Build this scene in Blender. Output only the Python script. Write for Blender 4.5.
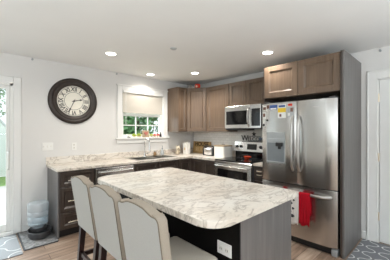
import bpy, bmesh, math, random
from mathutils import Vector, Matrix
random.seed(7)
PI = math.pi
scene = bpy.context.scene
for o in list(bpy.data.objects):
    bpy.data.objects.remove(o)
COL = scene.collection

# ---------------------------------------------------------------- camera
cam_d = bpy.data.cameras.new('camera')
cam = bpy.data.objects.new('camera', cam_d)
COL.objects.link(cam)
cam.location = (-3.69, -4.017, 1.40)
cam.rotation_euler = (PI/2, 0, 0.8206 - PI/2)
cam_d.sensor_width = 36
cam_d.lens = 234.8/390*36
cam_d.shift_y = 0.9/390
cam_d.clip_start = 0.02
scene.camera = cam

# ---------------------------------------------------------------- world, light, exposure
world = bpy.data.worlds.new('overcast_sky')
scene.world = world
world.use_nodes = True
wn = world.node_tree
wn.nodes['Background'].inputs[0].default_value = (0.86, 0.93, 1.0, 1)
wn.nodes['Background'].inputs[1].default_value = 1.0
scene.view_settings.view_transform = 'Standard'
scene.view_settings.look = 'None'
scene.view_settings.gamma = 1
scene.view_settings.use_curve_mapping = False
scene.view_settings.exposure = 0.77
CAN_WATTS = 30
CAN_COLOR = (1.0, 0.95, 0.88)
# added area fills behind and beside the camera, no real fixtures, brightening the ceiling
for (ux, uy, ue) in ((-4.9, -5.2, 56), (-5.2, -3.0, 24), (-2.4, -5.8, 56)):
    ud = bpy.data.lights.new('ceiling_fill', 'AREA')
    ud.energy = ue; ud.size = 1.6; ud.color = (0.86, 0.95, 1.0)
    uo = bpy.data.objects.new('ceiling_fill', ud)
    COL.objects.link(uo)
    uo.location = (ux, uy, 1.3); uo.rotation_euler = (PI, 0, 0)
# bright open sky above the deck, falling in through the sliding door
ud = bpy.data.lights.new('daylight', 'AREA')
ud.energy = 600; ud.size = 4.0; ud.color = (0.84, 0.93, 1.0)
uo = bpy.data.objects.new('daylight', ud)
COL.objects.link(uo)
uo.location = (-4.6, 3.2, 4.2)
uo.rotation_euler = (Vector((-3.6, -2.0, 0.6)) - uo.location).to_track_quat('-Z', 'Y').to_euler()

# ---------------------------------------------------------------- helpers
def lin(c):
    c = c/255.0
    return c/12.92 if c <= 0.04045 else ((c+0.055)/1.055)**2.4
def rgb(r, g, b):
    return (lin(r), lin(g), lin(b), 1)

class NT:
    """small wrapper to write node materials compactly"""
    def __init__(self, name):
        self.m = bpy.data.materials.new(name)
        self.m.use_nodes = True
        self.t = self.m.node_tree
        self.b = self.t.nodes['Principled BSDF']
    def n(self, typ, **kw):
        nd = self.t.nodes.new(typ)
        for k, v in kw.items():
            if k.startswith('i_'):
                key = k[2:]
                key = int(key) if key.isdigit() else key.replace('_', ' ')
                nd.inputs[key].default_value = v
            else:
                setattr(nd, k, v)
        return nd
    def l(self, a, b):
        self.t.links.new(a, b)
    def ramp(self, fac, stops):
        r = self.n('ShaderNodeValToRGB')
        e = r.color_ramp.elements
        while len(e) < len(stops):
            e.new(0.5)
        for el, (p, c) in zip(e, stops):
            el.position = p
            el.color = c
        self.l(fac, r.inputs[0])
        return r.outputs[0]
    def coord(self, scale=(1, 1, 1), rot=(0, 0, 0), kind='Object'):
        tc = self.n('ShaderNodeTexCoord')
        mp = self.n('ShaderNodeMapping')
        mp.inputs['Scale'].default_value = scale
        mp.inputs['Rotation'].default_value = rot
        self.l(tc.outputs[kind], mp.inputs[0])
        return mp.outputs[0]
    def bump(self, fac, s=0.1, d=0.01):
        b = self.n('ShaderNodeBump')
        b.inputs['Strength'].default_value = s
        b.inputs['Distance'].default_value = d
        self.l(fac, b.inputs['Height'])
        self.l(b.outputs[0], self.b.inputs['Normal'])

def plain(name, col, rough=0.5, metal=0.0, var=0.06, scale=8, spec=0.5, bump=0.0):
    k = NT(name)
    no = k.n('ShaderNodeTexNoise', i_Scale=scale, i_Detail=3.0)
    k.l(k.coord(), no.inputs['Vector'])
    c0 = tuple(max(0, x*(1-var)) for x in col[:3])+(1,)
    c1 = tuple(min(1, x*(1+var)) for x in col[:3])+(1,)
    k.l(k.ramp(no.outputs[0], [(0.3, c0), (0.7, c1)]), k.b.inputs['Base Color'])
    k.b.inputs['Roughness'].default_value = rough
    k.b.inputs['Metallic'].default_value = metal
    k.b.inputs['Specular IOR Level'].default_value = spec
    if bump:
        k.bump(no.outputs[0], bump)
    return k.m

def wood(name, c0, c1, axis='z', rough=0.4, sc=1.0, spec=0.5):
    k = NT(name)
    s = {'z': (28, 28, 1.6), 'x': (1.6, 28, 28), 'y': (28, 1.6, 28)}[axis]
    v = k.coord(tuple(x*sc for x in s))
    no = k.n('ShaderNodeTexNoise', i_Scale=1.0, i_Detail=6.0, i_Roughness=0.6, i_Distortion=0.4)
    k.l(v, no.inputs['Vector'])
    k.l(k.ramp(no.outputs[0], [(0.32, c0), (0.68, c1)]), k.b.inputs['Base Color'])
    k.b.inputs['Roughness'].default_value = rough
    k.b.inputs['Specular IOR Level'].default_value = spec
    k.bump(no.outputs[0], 0.08, 0.002)
    return k.m

def marble(name):
    k = NT(name)
    v = k.coord((1.0, 2.0, 1.5), (0, 0, 0.5))
    n1 = k.n('ShaderNodeTexNoise', i_Scale=4.0, i_Detail=6.0, i_Roughness=0.6, i_Distortion=1.2)
    n2 = k.n('ShaderNodeTexNoise', i_Scale=9.0, i_Detail=8.0, i_Roughness=0.7, i_Distortion=2.2)
    n3 = k.n('ShaderNodeTexNoise', i_Scale=2.2, i_Detail=3.0)
    for n in (n1, n2, n3):
        k.l(v, n.inputs['Vector'])
    base = k.ramp(n3.outputs[0], [(0.35, rgb(219, 208, 194)), (0.65, rgb(232, 226, 217))])
    d = k.n('ShaderNodeMath', operation='SUBTRACT', i_1=0.5)
    k.l(n1.outputs[0], d.inputs[0])
    a = k.n('ShaderNodeMath', operation='ABSOLUTE')
    k.l(d.outputs[0], a.inputs[0])
    vein = k.ramp(a.outputs[0], [(0.0, (0.8, 0.8, 0.8, 1)), (0.018, (0.3, 0.3, 0.3, 1)), (0.05, (0, 0, 0, 1))])
    mx = k.n('ShaderNodeMix', data_type='RGBA')
    k.l(vein, mx.inputs[0]); k.l(base, mx.inputs[6])
    mx.inputs[7].default_value = rgb(150, 136, 122)
    blotch = k.ramp(n2.outputs[0], [(0.48, (0, 0, 0, 1)), (0.72, (0.28, 0.28, 0.28, 1))])
    mx2 = k.n('ShaderNodeMix', data_type='RGBA')
    k.l(blotch, mx2.inputs[0]); k.l(mx.outputs[2], mx2.inputs[6])
    mx2.inputs[7].default_value = rgb(176, 164, 150)
    k.l(mx2.outputs[2], k.b.inputs['Base Color'])
    k.b.inputs['Roughness'].default_value = 0.3
    return k.m

def steel(name, col, rough=0.28, axis='x'):
    k = NT(name)
    s = {'x': (1, 300, 300), 'y': (300, 2, 300), 'z': (300, 300, 2)}[axis]
    no = k.n('ShaderNodeTexNoise', i_Scale=1.0, i_Detail=2.0)
    k.l(k.coord(s), no.inputs['Vector'])
    c0 = tuple(x*0.92 for x in col[:3])+(1,)
    k.l(k.ramp(no.outputs[0], [(0.3, c0), (0.7, col)]), k.b.inputs['Base Color'])
    k.b.inputs['Metallic'].default_value = 1
    k.b.inputs['Roughness'].default_value = rough
    return k.m

def floor_mat():
    k = NT('plank_floor')
    v = k.coord((1, 1, 1))
    br = k.n('ShaderNodeTexBrick', offset=0.37)
    for nm, val in (('Scale', 1.0), ('Mortar Size', 0.0025), ('Brick Width', 1.2), ('Row Height', 0.15), ('Bias', 0.0)):
        br.inputs[nm].default_value = val
    br.inputs['Color1'].default_value = (0, 0, 0, 1)
    br.inputs['Color2'].default_value = (1, 1, 1, 1)
    br.inputs['Mortar'].default_value = (0.5, 0.5, 0.5, 1)
    k.l(v, br.inputs['Vector'])
    no = k.n('ShaderNodeTexNoise', i_Scale=1.0, i_Detail=8.0, i_Roughness=0.65, i_Distortion=0.6)
    k.l(k.coord((2.0, 26, 1)), no.inputs['Vector'])
    m = k.n('ShaderNodeMath', operation='MULTIPLY_ADD', i_1=0.28)
    k.l(br.outputs[0], m.inputs[0]); 
    k.l(no.outputs[0], m.inputs[2])
    c = k.ramp(m.outputs[0], [(0.36, rgb(112, 90, 75)), (0.6, rgb(154, 130, 112)), (0.86, rgb(186, 165, 147))])
    mx = k.n('ShaderNodeMix', data_type='RGBA')
    k.l(br.outputs['Fac'], mx.inputs[0]); k.l(c, mx.inputs[6])
    mx.inputs[7].default_value = rgb(70, 52, 38)
    k.l(mx.outputs[2], k.b.inputs['Base Color'])
    k.b.inputs['Roughness'].default_value = 0.42
    return k.m

def trellis(name, ground, line, size, lw=0.12):
    """grey rug woven with a curvy white trellis"""
    k = NT(name)
    v = k.coord((2*PI/size, 2*PI/(size*1.35), 1))
    sp = k.n('ShaderNodeSeparateXYZ')
    k.l(v, sp.inputs[0])
    def m(op, a, b=None):
        n = k.n('ShaderNodeMath', operation=op)
        for i, x in enumerate((a, b)):
            if x is None: continue
            if isinstance(x, (int, float)): n.inputs[i].default_value = x
            else: k.l(x, n.inputs[i])
        return n.outputs[0]
    cx = m('COSINE', sp.outputs[0]); cy_ = m('COSINE', sp.outputs[1])
    c3 = m('COSINE', m('MULTIPLY', sp.outputs[1], 3.0))
    f = m('ABSOLUTE', m('ADD', m('ADD', cx, cy_), m('MULTIPLY', c3, 0.28)))
    fac = k.ramp(f, [(lw, (1, 1, 1, 1)), (lw*2, (0, 0, 0, 1))])
    no = k.n('ShaderNodeTexNoise', i_Scale=120.0, i_Detail=2.0)
    k.l(k.coord(), no.inputs['Vector'])
    mx = k.n('ShaderNodeMix', data_type='RGBA')
    k.l(fac, mx.inputs[0])
    g0 = tuple(x*0.8 for x in ground[:3])+(1,)
    k.l(k.ramp(no.outputs[0], [(0.3, g0), (0.7, ground)]), mx.inputs[6])
    mx.inputs[7].default_value = line
    k.l(mx.outputs[2], k.b.inputs['Base Color'])
    k.b.inputs['Roughness'].default_value = 0.95
    k.bump(no.outputs[0], 0.4, 0.004)
    return k.m

def tile_mat():
    k = NT('white_wall_tile')
    tc = k.n('ShaderNodeTexCoord'); sp = k.n('ShaderNodeSeparateXYZ'); cb = k.n('ShaderNodeCombineXYZ')
    k.l(tc.outputs['Object'], sp.inputs[0]); k.l(sp.outputs[1], cb.inputs[0]); k.l(sp.outputs[2], cb.inputs[1])
    br = k.n('ShaderNodeTexBrick', offset=0.5)
    for nm, val in (('Scale', 1.0), ('Mortar Size', 0.002), ('Brick Width', 0.10), ('Row Height', 0.05)):
        br.inputs[nm].default_value = val
    br.inputs['Color1'].default_value = rgb(240, 238, 234)
    br.inputs['Color2'].default_value = rgb(230, 227, 222)
    br.inputs['Mortar'].default_value = rgb(206, 203, 198)
    k.l(cb.outputs[0], br.inputs['Vector'])
    k.l(br.outputs[0], k.b.inputs['Base Color'])
    k.b.inputs['Roughness'].default_value = 0.25
    return k.m

def emit(name, col, s):
    k = NT(name)
    k.b.inputs['Base Color'].default_value = col
    k.b.inputs['Emission Color'].default_value = col
    k.b.inputs['Emission Strength'].default_value = s
    return k.m

def glass(name, tint=(1, 1, 1, 1), gloss=0.08, milk=0.0):
    k = NT(name)
    tr = k.n('ShaderNodeBsdfTransparent'); tr.inputs[0].default_value = tint
    gl = k.n('ShaderNodeBsdfGlossy'); gl.inputs['Roughness'].default_value = 0.03
    mx = k.n('ShaderNodeMixShader'); mx.inputs[0].default_value = gloss
    k.l(tr.outputs[0], mx.inputs[1]); k.l(gl.outputs[0], mx.inputs[2])
    out = mx.outputs[0]
    if milk:
        df = k.n('ShaderNodeBsdfDiffuse'); df.inputs[0].default_value = (0.86, 0.90, 0.92, 1)
        m2 = k.n('ShaderNodeMixShader'); m2.inputs[0].default_value = milk
        k.l(out, m2.inputs[1]); k.l(df.outputs[0], m2.inputs[2])
        out = m2.outputs[0]
    k.l(out, k.t.nodes['Material Output'].inputs[0])
    return k.m

M = {
 'wall': plain('wall_paint', rgb(222, 220, 217), 0.75, var=0.012, scale=3, spec=0.2),
 'ceiling': plain('ceiling_paint', rgb(236, 236, 235), 0.85, var=0.012, scale=2, spec=0.1),
 'trim': plain('white_trim_paint', rgb(232, 231, 228), 0.45, var=0.01),
 'door': plain('white_door_paint', rgb(228, 228, 226), 0.45, var=0.01),
 'floor': floor_mat(),
 'tile': tile_mat(),
 'cab': wood('stained_maple', rgb(98, 81, 67), rgb(117, 98, 81), 'z', 0.3, 1.4),
 'cabx': wood('stained_maple_rail', rgb(84, 71, 61), rgb(112, 96, 83), 'x', 0.38),
 'espresso': wood('dark_base_stain', rgb(60, 51, 46), rgb(76, 65, 58), 'z', 0.34, 1.4),
 'skin': wood('grey_end_panel', rgb(96, 93, 92), rgb(116, 112, 110), 'z', 0.4),
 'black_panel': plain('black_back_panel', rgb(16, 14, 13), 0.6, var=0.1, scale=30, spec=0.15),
 'toe': plain('toe_kick_black', rgb(30, 26, 24), 0.6),
 'marble': marble('laminate_marble'),
 'steel': steel('brushed_steel', (0.64, 0.635, 0.62, 1), 0.27, 'z'),
 'steel_y': steel('brushed_steel_bar', (0.70, 0.69, 0.67, 1), 0.22, 'y'),
 'steel_h': steel('satin_steel_handle', (0.50, 0.48, 0.46, 1), 0.34, 'y'),
 'steel_side': plain('fridge_cabinet_grey', rgb(70, 70, 72), 0.5),
 'chrome': plain('chrome', (0.8, 0.8, 0.8, 1), 0.12, 1.0, var=0.02),
 'nickel': plain('warm_nickel', (0.86, 0.76, 0.62, 1), 0.36, 1.0, var=0.03),
 'black_gloss': plain('black_glass', rgb(16, 16, 18), 0.08, var=0.02),
 'black': plain('black_plastic', rgb(26, 26, 28), 0.45),
 'dark': plain('dark_gap', rgb(20, 18, 17), 0.8),
 'white': plain('white_plastic', rgb(236, 235, 231), 0.4, var=0.01),
 'ceramic': plain('white_ceramic', rgb(238, 235, 228), 0.25, var=0.01),
 'cream': plain('cream_enamel', rgb(228, 214, 190), 0.4, var=0.03),
 'linen': plain('linen_weave', rgb(176, 168, 156), 0.95, var=0.05, scale=180, spec=0.15, bump=0.15),
  'linen_daylit': plain('daylit_linen_weave', rgb(178, 177, 173), 0.95, var=0.05, scale=180, spec=0.15, bump=0.15),  # same linen, cool daylight painted into the colour
 'linen_shaded': plain('shaded_linen_weave', rgb(160, 149, 135), 0.95, var=0.05, scale=180, spec=0.15, bump=0.15),  # same linen, warm shade painted into the colour
 'piping': plain('linen_piping', rgb(120, 110, 97), 0.95, var=0.05, scale=120, spec=0.15),
 'leg': wood('dark_walnut_leg', rgb(34, 21, 20), rgb(50, 32, 29), 'z', 0.35),
 'bronze': plain('clock_bronze', rgb(52, 43, 38), 0.35, 0.25, var=0.2, scale=20),
 'dial': plain('clock_dial_cream', rgb(232, 227, 214), 0.6, var=0.04, scale=10),
 'ink': plain('black_ink', rgb(28, 25, 24), 0.6),
 'red': plain('red_terry', rgb(168, 22, 36), 0.95, var=0.18, scale=90, spec=0.1, bump=0.3),
 'red_glaze': plain('red_glaze', rgb(205, 52, 28), 0.3, var=0.1),
 'orange': plain('orange_red_glaze', rgb(214, 74, 40), 0.25, var=0.1),
 'mat': plain('grey_woven_mat', rgb(134, 132, 131), 0.95, var=0.4, scale=28, spec=0.1, bump=0.4),
 'mat_edge': plain('dark_mat_edge', rgb(66, 66, 68), 0.9),
 'rug': trellis('trellis_rug', rgb(132, 133, 138), rgb(222, 222, 220), 0.20),
 'rug_light': trellis('pale_trellis_rug', rgb(148, 149, 151), rgb(216, 216, 214), 0.34, 0.06),
 'bowl': plain('charcoal_bowl', rgb(72, 71, 72), 0.4),
 'jug': glass('clear_blue_plastic', (0.92, 0.96, 0.99, 1), 0.2, 0.36),
 'water': glass('bottle_water', (0.90, 0.96, 0.99, 1), 0.06, 0.1),
 'pane': glass('window_glass', (0.97, 0.99, 0.98, 1), 0.06),
 'shade': plain('cream_cellular_shade', rgb(206, 200, 189), 0.9, var=0.01, spec=0.1),
 'plaque': plain('tan_plaque', rgb(176, 156, 128), 0.7, var=0.15, scale=20),
 'pink': plain('pink_heart', rgb(196, 120, 108), 0.6),
 'lime': plain('lime_leaf', rgb(172, 186, 60), 0.6, var=0.2, scale=60),
 'green': plain('green_leaf', rgb(62, 98, 44), 0.7, var=0.35, scale=20),
 'leaf_far': plain('tree_leaf', rgb(112, 150, 104), 0.7, var=0.45, scale=1.5),
 'bark': plain('bark', rgb(84, 70, 58), 0.9, var=0.3, scale=12),
 'grass': plain('lawn', rgb(122, 158, 84), 0.95, var=0.25, scale=14),
 'deck': wood('weathered_deck', rgb(132, 130, 124), rgb(158, 155, 148), 'x', 0.8),
 'stone': plain('garden_stone', rgb(150, 148, 142), 0.9, var=0.3, scale=10),
 'shed': plain('white_siding', rgb(236, 238, 240), 0.7, var=0.01),
 'signwood': wood('tan_sign_wood', rgb(182, 146, 92), rgb(208, 172, 116), 'y', 0.6),
 'lettering': plain('dark_letter', rgb(44, 32, 22), 0.7),
 'pale_letter': plain('pale_letter', rgb(214, 190, 146), 0.7),
 'iron': plain('iron_lettering', rgb(48, 46, 46), 0.5, 0.3),
 'blue_grey': plain('blue_grey_enamel', rgb(108, 124, 146), 0.5),
 'paper': plain('paper_white', rgb(232, 232, 228), 0.8, var=0.02),
 'yellow': plain('yellow_note', rgb(232, 196, 62), 0.8, var=0.05),
 'blue': plain('blue_print', rgb(66, 92, 148), 0.7, var=0.2, scale=90),
 'photo': plain('photo_print', rgb(120, 86, 74), 0.5, var=0.5, scale=60),
 'lens': emit('can_lens', (1.0, 0.95, 0.86, 1), 9.0),
 'display': plain('range_display', rgb(36, 36, 34), 0.2),
 'disp_grey': plain('dispenser_silver', rgb(176, 180, 182), 0.35, 0.4),
 'disp_dark': plain('dispenser_recess', rgb(128, 134, 138), 0.35),
 'sink': steel('sink_steel', (0.62, 0.6, 0.56, 1), 0.3, 'x'),
 'amber': plain('amber_soap', rgb(150, 120, 84), 0.3),
 'towel_white': plain('white_cotton', rgb(226, 220, 214), 0.95, var=0.04, scale=80, spec=0.1),
 'towel_print': plain('towel_print', rgb(70, 66, 70), 0.95),
}

class MB:
    def __init__(self):
        self.bm = bmesh.new()
    def box(self, x0, x1, y0, y1, z0, z1, bev=0.0, seg=1):
        r = bmesh.ops.create_cube(self.bm, size=1.0)
        vs = r['verts']
        sx, sy, sz = abs(x1-x0), abs(y1-y0), abs(z1-z0)
        c = Vector(((x0+x1)/2, (y0+y1)/2, (z0+z1)/2))
        for v in vs:
            v.co = Vector((v.co.x*sx, v.co.y*sy, v.co.z*sz)) + c
        if bev > 0:
            es = list({e for v in vs for e in v.link_edges})
            bmesh.ops.bevel(self.bm, geom=es, offset=min(bev, 0.45*min(sx, sy, sz)), segments=seg, profile=0.5, affect='EDGES')
        return self
    def tube(self, pts, r, n=10, caps=True):
        pts = [Vector(p) for p in pts]
        rs = r if isinstance(r, (list, tuple)) else [r]*len(pts)
        rings = []
        up = None
        for i, p in enumerate(pts):
            if i == 0: t = pts[1]-p
            elif i == len(pts)-1: t = p-pts[i-1]
            else: t = (pts[i+1]-p).normalized() + (p-pts[i-1]).normalized()
            t.normalize()
            if up is None:
                up = Vector((0, 0, 1)) if abs(t.z) < 0.9 else Vector((1, 0, 0))
            a = t.cross(up)
            if a.length < 1e-5: a = t.cross(Vector((0, 1, 0.1)))
            a.normalize()
            b = a.cross(t).normalized()
            up = b
            rings.append([self.bm.verts.new(p + rs[i]*(math.cos(2*PI*k/n)*a + math.sin(2*PI*k/n)*b)) for k in range(n)])
        for i in range(len(rings)-1):
            for k in range(n):
                self.bm.faces.new((rings[i][k], rings[i][(k+1) % n], rings[i+1][(k+1) % n], rings[i+1][k]))
        if caps:
            self.bm.faces.new(rings[0][::-1]); self.bm.faces.new(rings[-1])
        return self
    def lathe(self, prof, c, n=32, axis='z', sx=1.0, sy=1.0):
        """prof: list of (r, h) revolved about the axis through c"""
        c = Vector(c)
        rings = []
        for r, h in prof:
            if r < 1e-6:
                rings.append([self._ax(0, 0, h, c, axis)])
            else:
                rings.append([self._ax(r*sx*math.cos(2*PI*k/n), r*sy*math.sin(2*PI*k/n), h, c, axis) for k in range(n)])
        for A, B in zip(rings, rings[1:]):
            for k in range(n):
                k2 = (k+1) % n
                if len(A) == 1 and len(B) == 1: continue
                if len(A) == 1: self.bm.faces.new((A[0], B[k], B[k2]))
                elif len(B) == 1: self.bm.faces.new((A[k], A[k2], B[0]))
                else: self.bm.faces.new((A[k], A[k2], B[k2], B[k]))
        return self
    def _ax(self, a, b, h, c, axis):
        if axis == 'z': p = Vector((a, b, h))
        elif axis == 'y': p = Vector((a, h, b))      # revolved about y; h along y
        else: p = Vector((h, a, b))
        return self.bm.verts.new(c+p)
    def prism(self, pts, z0, z1, bev=0.0, plane='xy', seg=2):
        """extrude a 2-D outline; plane xy -> z, yz -> x, xz -> y"""
        def P(a, b, h):
            return {'xy': (a, b, h), 'yz': (h, a, b), 'xz': (a, h, b)}[plane]
        lo = [self.bm.verts.new(P(a, b, z0)) for a, b in pts]
        hi = [self.bm.verts.new(P(a, b, z1)) for a, b in pts]
        n = len(pts)
        f0 = self.bm.faces.new(lo[::-1]); f1 = self.bm.faces.new(hi)
        for i in range(n):
            self.bm.faces.new((lo[i], lo[(i+1) % n], hi[(i+1) % n], hi[i]))
        if bev:
            es = list(f0.edges)+list(f1.edges)
            bmesh.ops.bevel(self.bm, geom=es, offset=bev, segments=seg, profile=0.5, affect='EDGES')
        return self
    def quad(self, a, b, c, d):
        self.bm.faces.new([self.bm.verts.new(p) for p in (a, b, c, d)])
        return self
    def sphere(self, c, r, sx=1, sy=1, sz=1, u=16, v=10):
        res = bmesh.ops.create_uvsphere(self.bm, u_segments=u, v_segments=v, radius=r)
        for w in res['verts']:
            w.co = Vector((w.co.x*sx, w.co.y*sy, w.co.z*sz)) + Vector(c)
        return self
    def text(self, s, size, place, depth=0.002, bold=0.0):
        """letters as solid mesh; place maps (x, y, z) of the flat text to the world"""
        cu = bpy.data.curves.new('lettering', 'FONT')
        cu.body = s; cu.size = size; cu.extrude = depth/2
        cu.align_x = 'CENTER'; cu.align_y = 'CENTER'
        cu.offset = bold
        ob = bpy.data.objects.new('lettering', cu)
        COL.objects.link(ob)
        dg = bpy.context.evaluated_depsgraph_get()
        dg.update()
        me = bpy.data.meshes.new_from_object(ob.evaluated_get(dg))
        vs = [self.bm.verts.new(place(*v.co)) for v in me.vertices]
        for p in me.polygons:
            try: self.bm.faces.new([vs[i] for i in p.vertices])
            except ValueError: pass
        bpy.data.objects.remove(ob); bpy.data.curves.remove(cu); bpy.data.meshes.remove(me)
        return self

def origin(o):
    v = Vector((0, 0, 0))
    while o is not None:
        v += Vector(o.location); o = o.parent
    return v

def build(name, mb, mat, parent=None, smooth=False, recalc=True):
    """link the collected shapes as ONE mesh object; shapes are given in world coordinates"""
    bm = mb.bm
    if recalc:
        bmesh.ops.recalc_face_normals(bm, faces=bm.faces)
    me = bpy.data.meshes.new(name)
    if parent is not None:
        off = origin(parent)
        bmesh.ops.translate(bm, verts=bm.verts, vec=-off)
    bm.to_mesh(me); bm.free()
    me.materials.append(mat)
    if smooth:
        me.polygons.foreach_set('use_smooth', [True]*len(me.polygons))
        try: me.set_sharp_from_angle(angle=math.radians(38))
        except Exception: pass
    o = bpy.data.objects.new(name, me)
    COL.objects.link(o)
    if parent is not None:
        o.parent = parent
    else:
        # put the origin at the base centre of the mesh
        vs = [v.co for v in me.vertices]
        c = Vector(((min(v.x for v in vs)+max(v.x for v in vs))/2, (min(v.y for v in vs)+max(v.y for v in vs))/2, min(v.z for v in vs)))
        me.transform(Matrix.Translation(-c))
        o.location = c
    return o

def tag(o, label, cat, group=None, kind=None):
    o['label'] = label; o['category'] = cat
    if group: o['group'] = group
    if kind: o['kind'] = kind
    return o
def thing(name, loc, label, cat, group=None):
    o = bpy.data.objects.new(name, None)
    o.empty_display_size = 0.1
    COL.objects.link(o)
    o.location = loc
    return tag(o, label, cat, group)
def struct(name, mb, mat, parent=None, smooth=False):
    o = build(name, mb, mat, parent, smooth)
    if parent is None: o['kind'] = 'structure'
    return o
def sthing(name, loc):
    o = bpy.data.objects.new(name, None)
    COL.objects.link(o); o.location = loc; o['kind'] = 'structure'
    return o
def dup(root, loc, label, group=None):
    r = root.copy(); COL.objects.link(r); r.location = loc; r['label'] = label
    if group: r['group'] = group
    for ch in list(root.children):
        c = ch.copy(); COL.objects.link(c); c.parent = r
        for g in list(ch.children):
            d = g.copy(); COL.objects.link(d); d.parent = c
    return r
def rrect(x0, x1, y0, y1, radii, n=6):
    """rounded rectangle outline; radii for corners (x0,y0),(x1,y0),(x1,y1),(x0,y1)"""
    out = []
    cs = [(x0, y0, 1, 1, PI), (x1, y0, -1, 1, 1.5*PI), (x1, y1, -1, -1, 0), (x0, y1, 1, -1, 0.5*PI)]
    for (x, y, sx, sy, a0), r in zip(cs, radii):
        if r <= 0: out.append((x, y)); continue
        cx, cy_ = x+sx*r, y+sy*r
        for k in range(n+1):
            a = a0 + 0.5*PI*k/n
            out.append((cx+r*math.cos(a), cy_+r*math.sin(a)))
    return out

# ================================================================ the room
CH = 2.44
XW, YB = -6.2, -6.8
struct('floor', MB().box(XW-0.1, 0.12, YB, 0.14, -0.08, 0.0), M['floor'])
struct('ceiling', MB().box(XW-0.1, 0.12, YB, 0.14, CH, CH+0.1), M['ceiling'])
# window wall (plane y = 0): openings for sliding door and window
SD0, SD1, SDH = -5.15, -3.325, 2.04
W0, W1, WZ0, WZ1 = -1.757, -0.852, 1.275, 2.145
w = MB()
w.box(XW, SD0, 0, 0.14, 0, CH).box(SD0, SD1, 0, 0.14, SDH, CH).box(SD1, W0, 0, 0.14, 0, CH)
w.box(W0, W1, 0, 0.14, 0, WZ0).box(W0, W1, 0, 0.14, WZ1, CH).box(W1, 0.12, 0, 0.14, 0, CH)
struct('wall_back', w, M['wall'])
# range wall (plane x = 0) with an opening for the white door
D0, D1, DH = -4.24, -3.425, 2.05
w = MB()
w.box(0, 0.12, D1, 0, 0, CH).box(0, 0.12, D0, D1, DH, CH).box(0, 0.12, YB, D0, 0, CH)
struct('wall_right', w, M['wall'])
struct('wall_front', MB().box(-3.6, 0.12, YB-0.1, YB, 0, CH), M['wall'])
struct('wall_left', MB().box(XW-0.1, XW, YB, 0, 0, CH), M['wall'])
# baseboards
struct('baseboard_back', MB().box(-3.232, -2.945, -0.014, 0, 0, 0.09, 0.004), M['trim'])
struct('baseboard_right', MB().box(-0.014, 0, -3.312, -3.258, 0, 0.10, 0.004), M['trim'])

# ---- window_1: casing, stool, apron, jamb, sashes
wd = sthing('window_1', (-1.30, 0.0, 1.17))
cs = MB()
cs.box(-1.85, W0, -0.02, 0, 1.275, 2.235, 0.004).box(W1, -0.755, -0.02, 0, 1.275, 2.235, 0.004).box(W0, W1, -0.02, 0, WZ1, 2.235, 0.004)
cs.box(-1.865, -0.74, -0.028, 0, 2.215, 2.24, 0.004)
build('casing', cs, M['trim'], wd)
build('stool', MB().box(-1.885, -0.72, -0.05, 0.0, 1.25, 1.275, 0.006), M['trim'], wd)
build('apron', MB().box(-1.86, -0.745, -0.018, 0, 1.17, 1.25, 0.004), M['trim'], wd)
jb = MB()
jb.box(W0, W0+0.012, 0, 0.14, WZ0, WZ1).box(W1-0.012, W1, 0, 0.14, WZ0, WZ1).box(W0, W1, 0, 0.14, WZ1-0.012, WZ1).box(W0, W1, 0, 0.14, WZ0, WZ0+0.012)
build('jamb', jb, M['trim'], wd)
def sash(z0, z1, y):
    s = MB(); f = 0.045
    x0, x1 = W0+0.013, W1-0.013
    s.box(x0, x0+f, y, y+0.03, z0, z1).box(x1-f, x1, y, y+0.03, z0, z1)
    s.box(x0+f, x1-f, y, y+0.03, z0, z0+f).box(x0+f, x1-f, y, y+0.03, z1-f, z1)
    for k in (1, 2):
        xm = x0+f + (x1-x0-2*f)*k/3
        s.box(xm-0.009, xm+0.009, y+0.006, y+0.026, z0+f, z1-f)
    zm = (z0+z1)/2
    s.box(x0+f, x1-f, y+0.006, y+0.026, zm-0.009, zm+0.009)
    so = build('sash', s, M['white'], wd)
    build('pane', MB().box(x0+f, x1-f, y+0.013, y+0.019, z0+f, z1-f), M['pane'], so)
sash(1.288, 1.725, 0.062)
sash(1.69, 2.132, 0.096)
# pull-down shade inside the casing
sh = thing('window_shade', (-1.30, -0.0, 1.74), 'cream pleated shade pulled halfway down the kitchen window', 'window shade')
p = MB()
zz = [2.10 - k*0.0105 for k in range(35)]
outl = [(-0.002+(0.003 if i % 2 else 0), z) for i, z in enumerate(zz)]
back = [(y+0.012, z) for y, z in outl[::-1]]
p.prism(outl+back, W0+0.018, W1-0.018, plane='yz')
build('shade_fabric', p, M['shade'], sh)
build('headrail', MB().box(W0+0.012, W1-0.012, -0.03, 0.03, 2.10, 2.142, 0.006), M['trim'], sh)
build('bottom_rail', MB().box(W0+0.018, W1-0.018, -0.008, 0.02, 1.732, 1.75, 0.004), M['shade'], sh)
for dx in (0.05, 0.075):
    build('cord', MB().tube([(W0+dx, -0.034, 2.11), (W0+dx, -0.034, 1.52)], 0.0025, 6), M['white'], sh)

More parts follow.
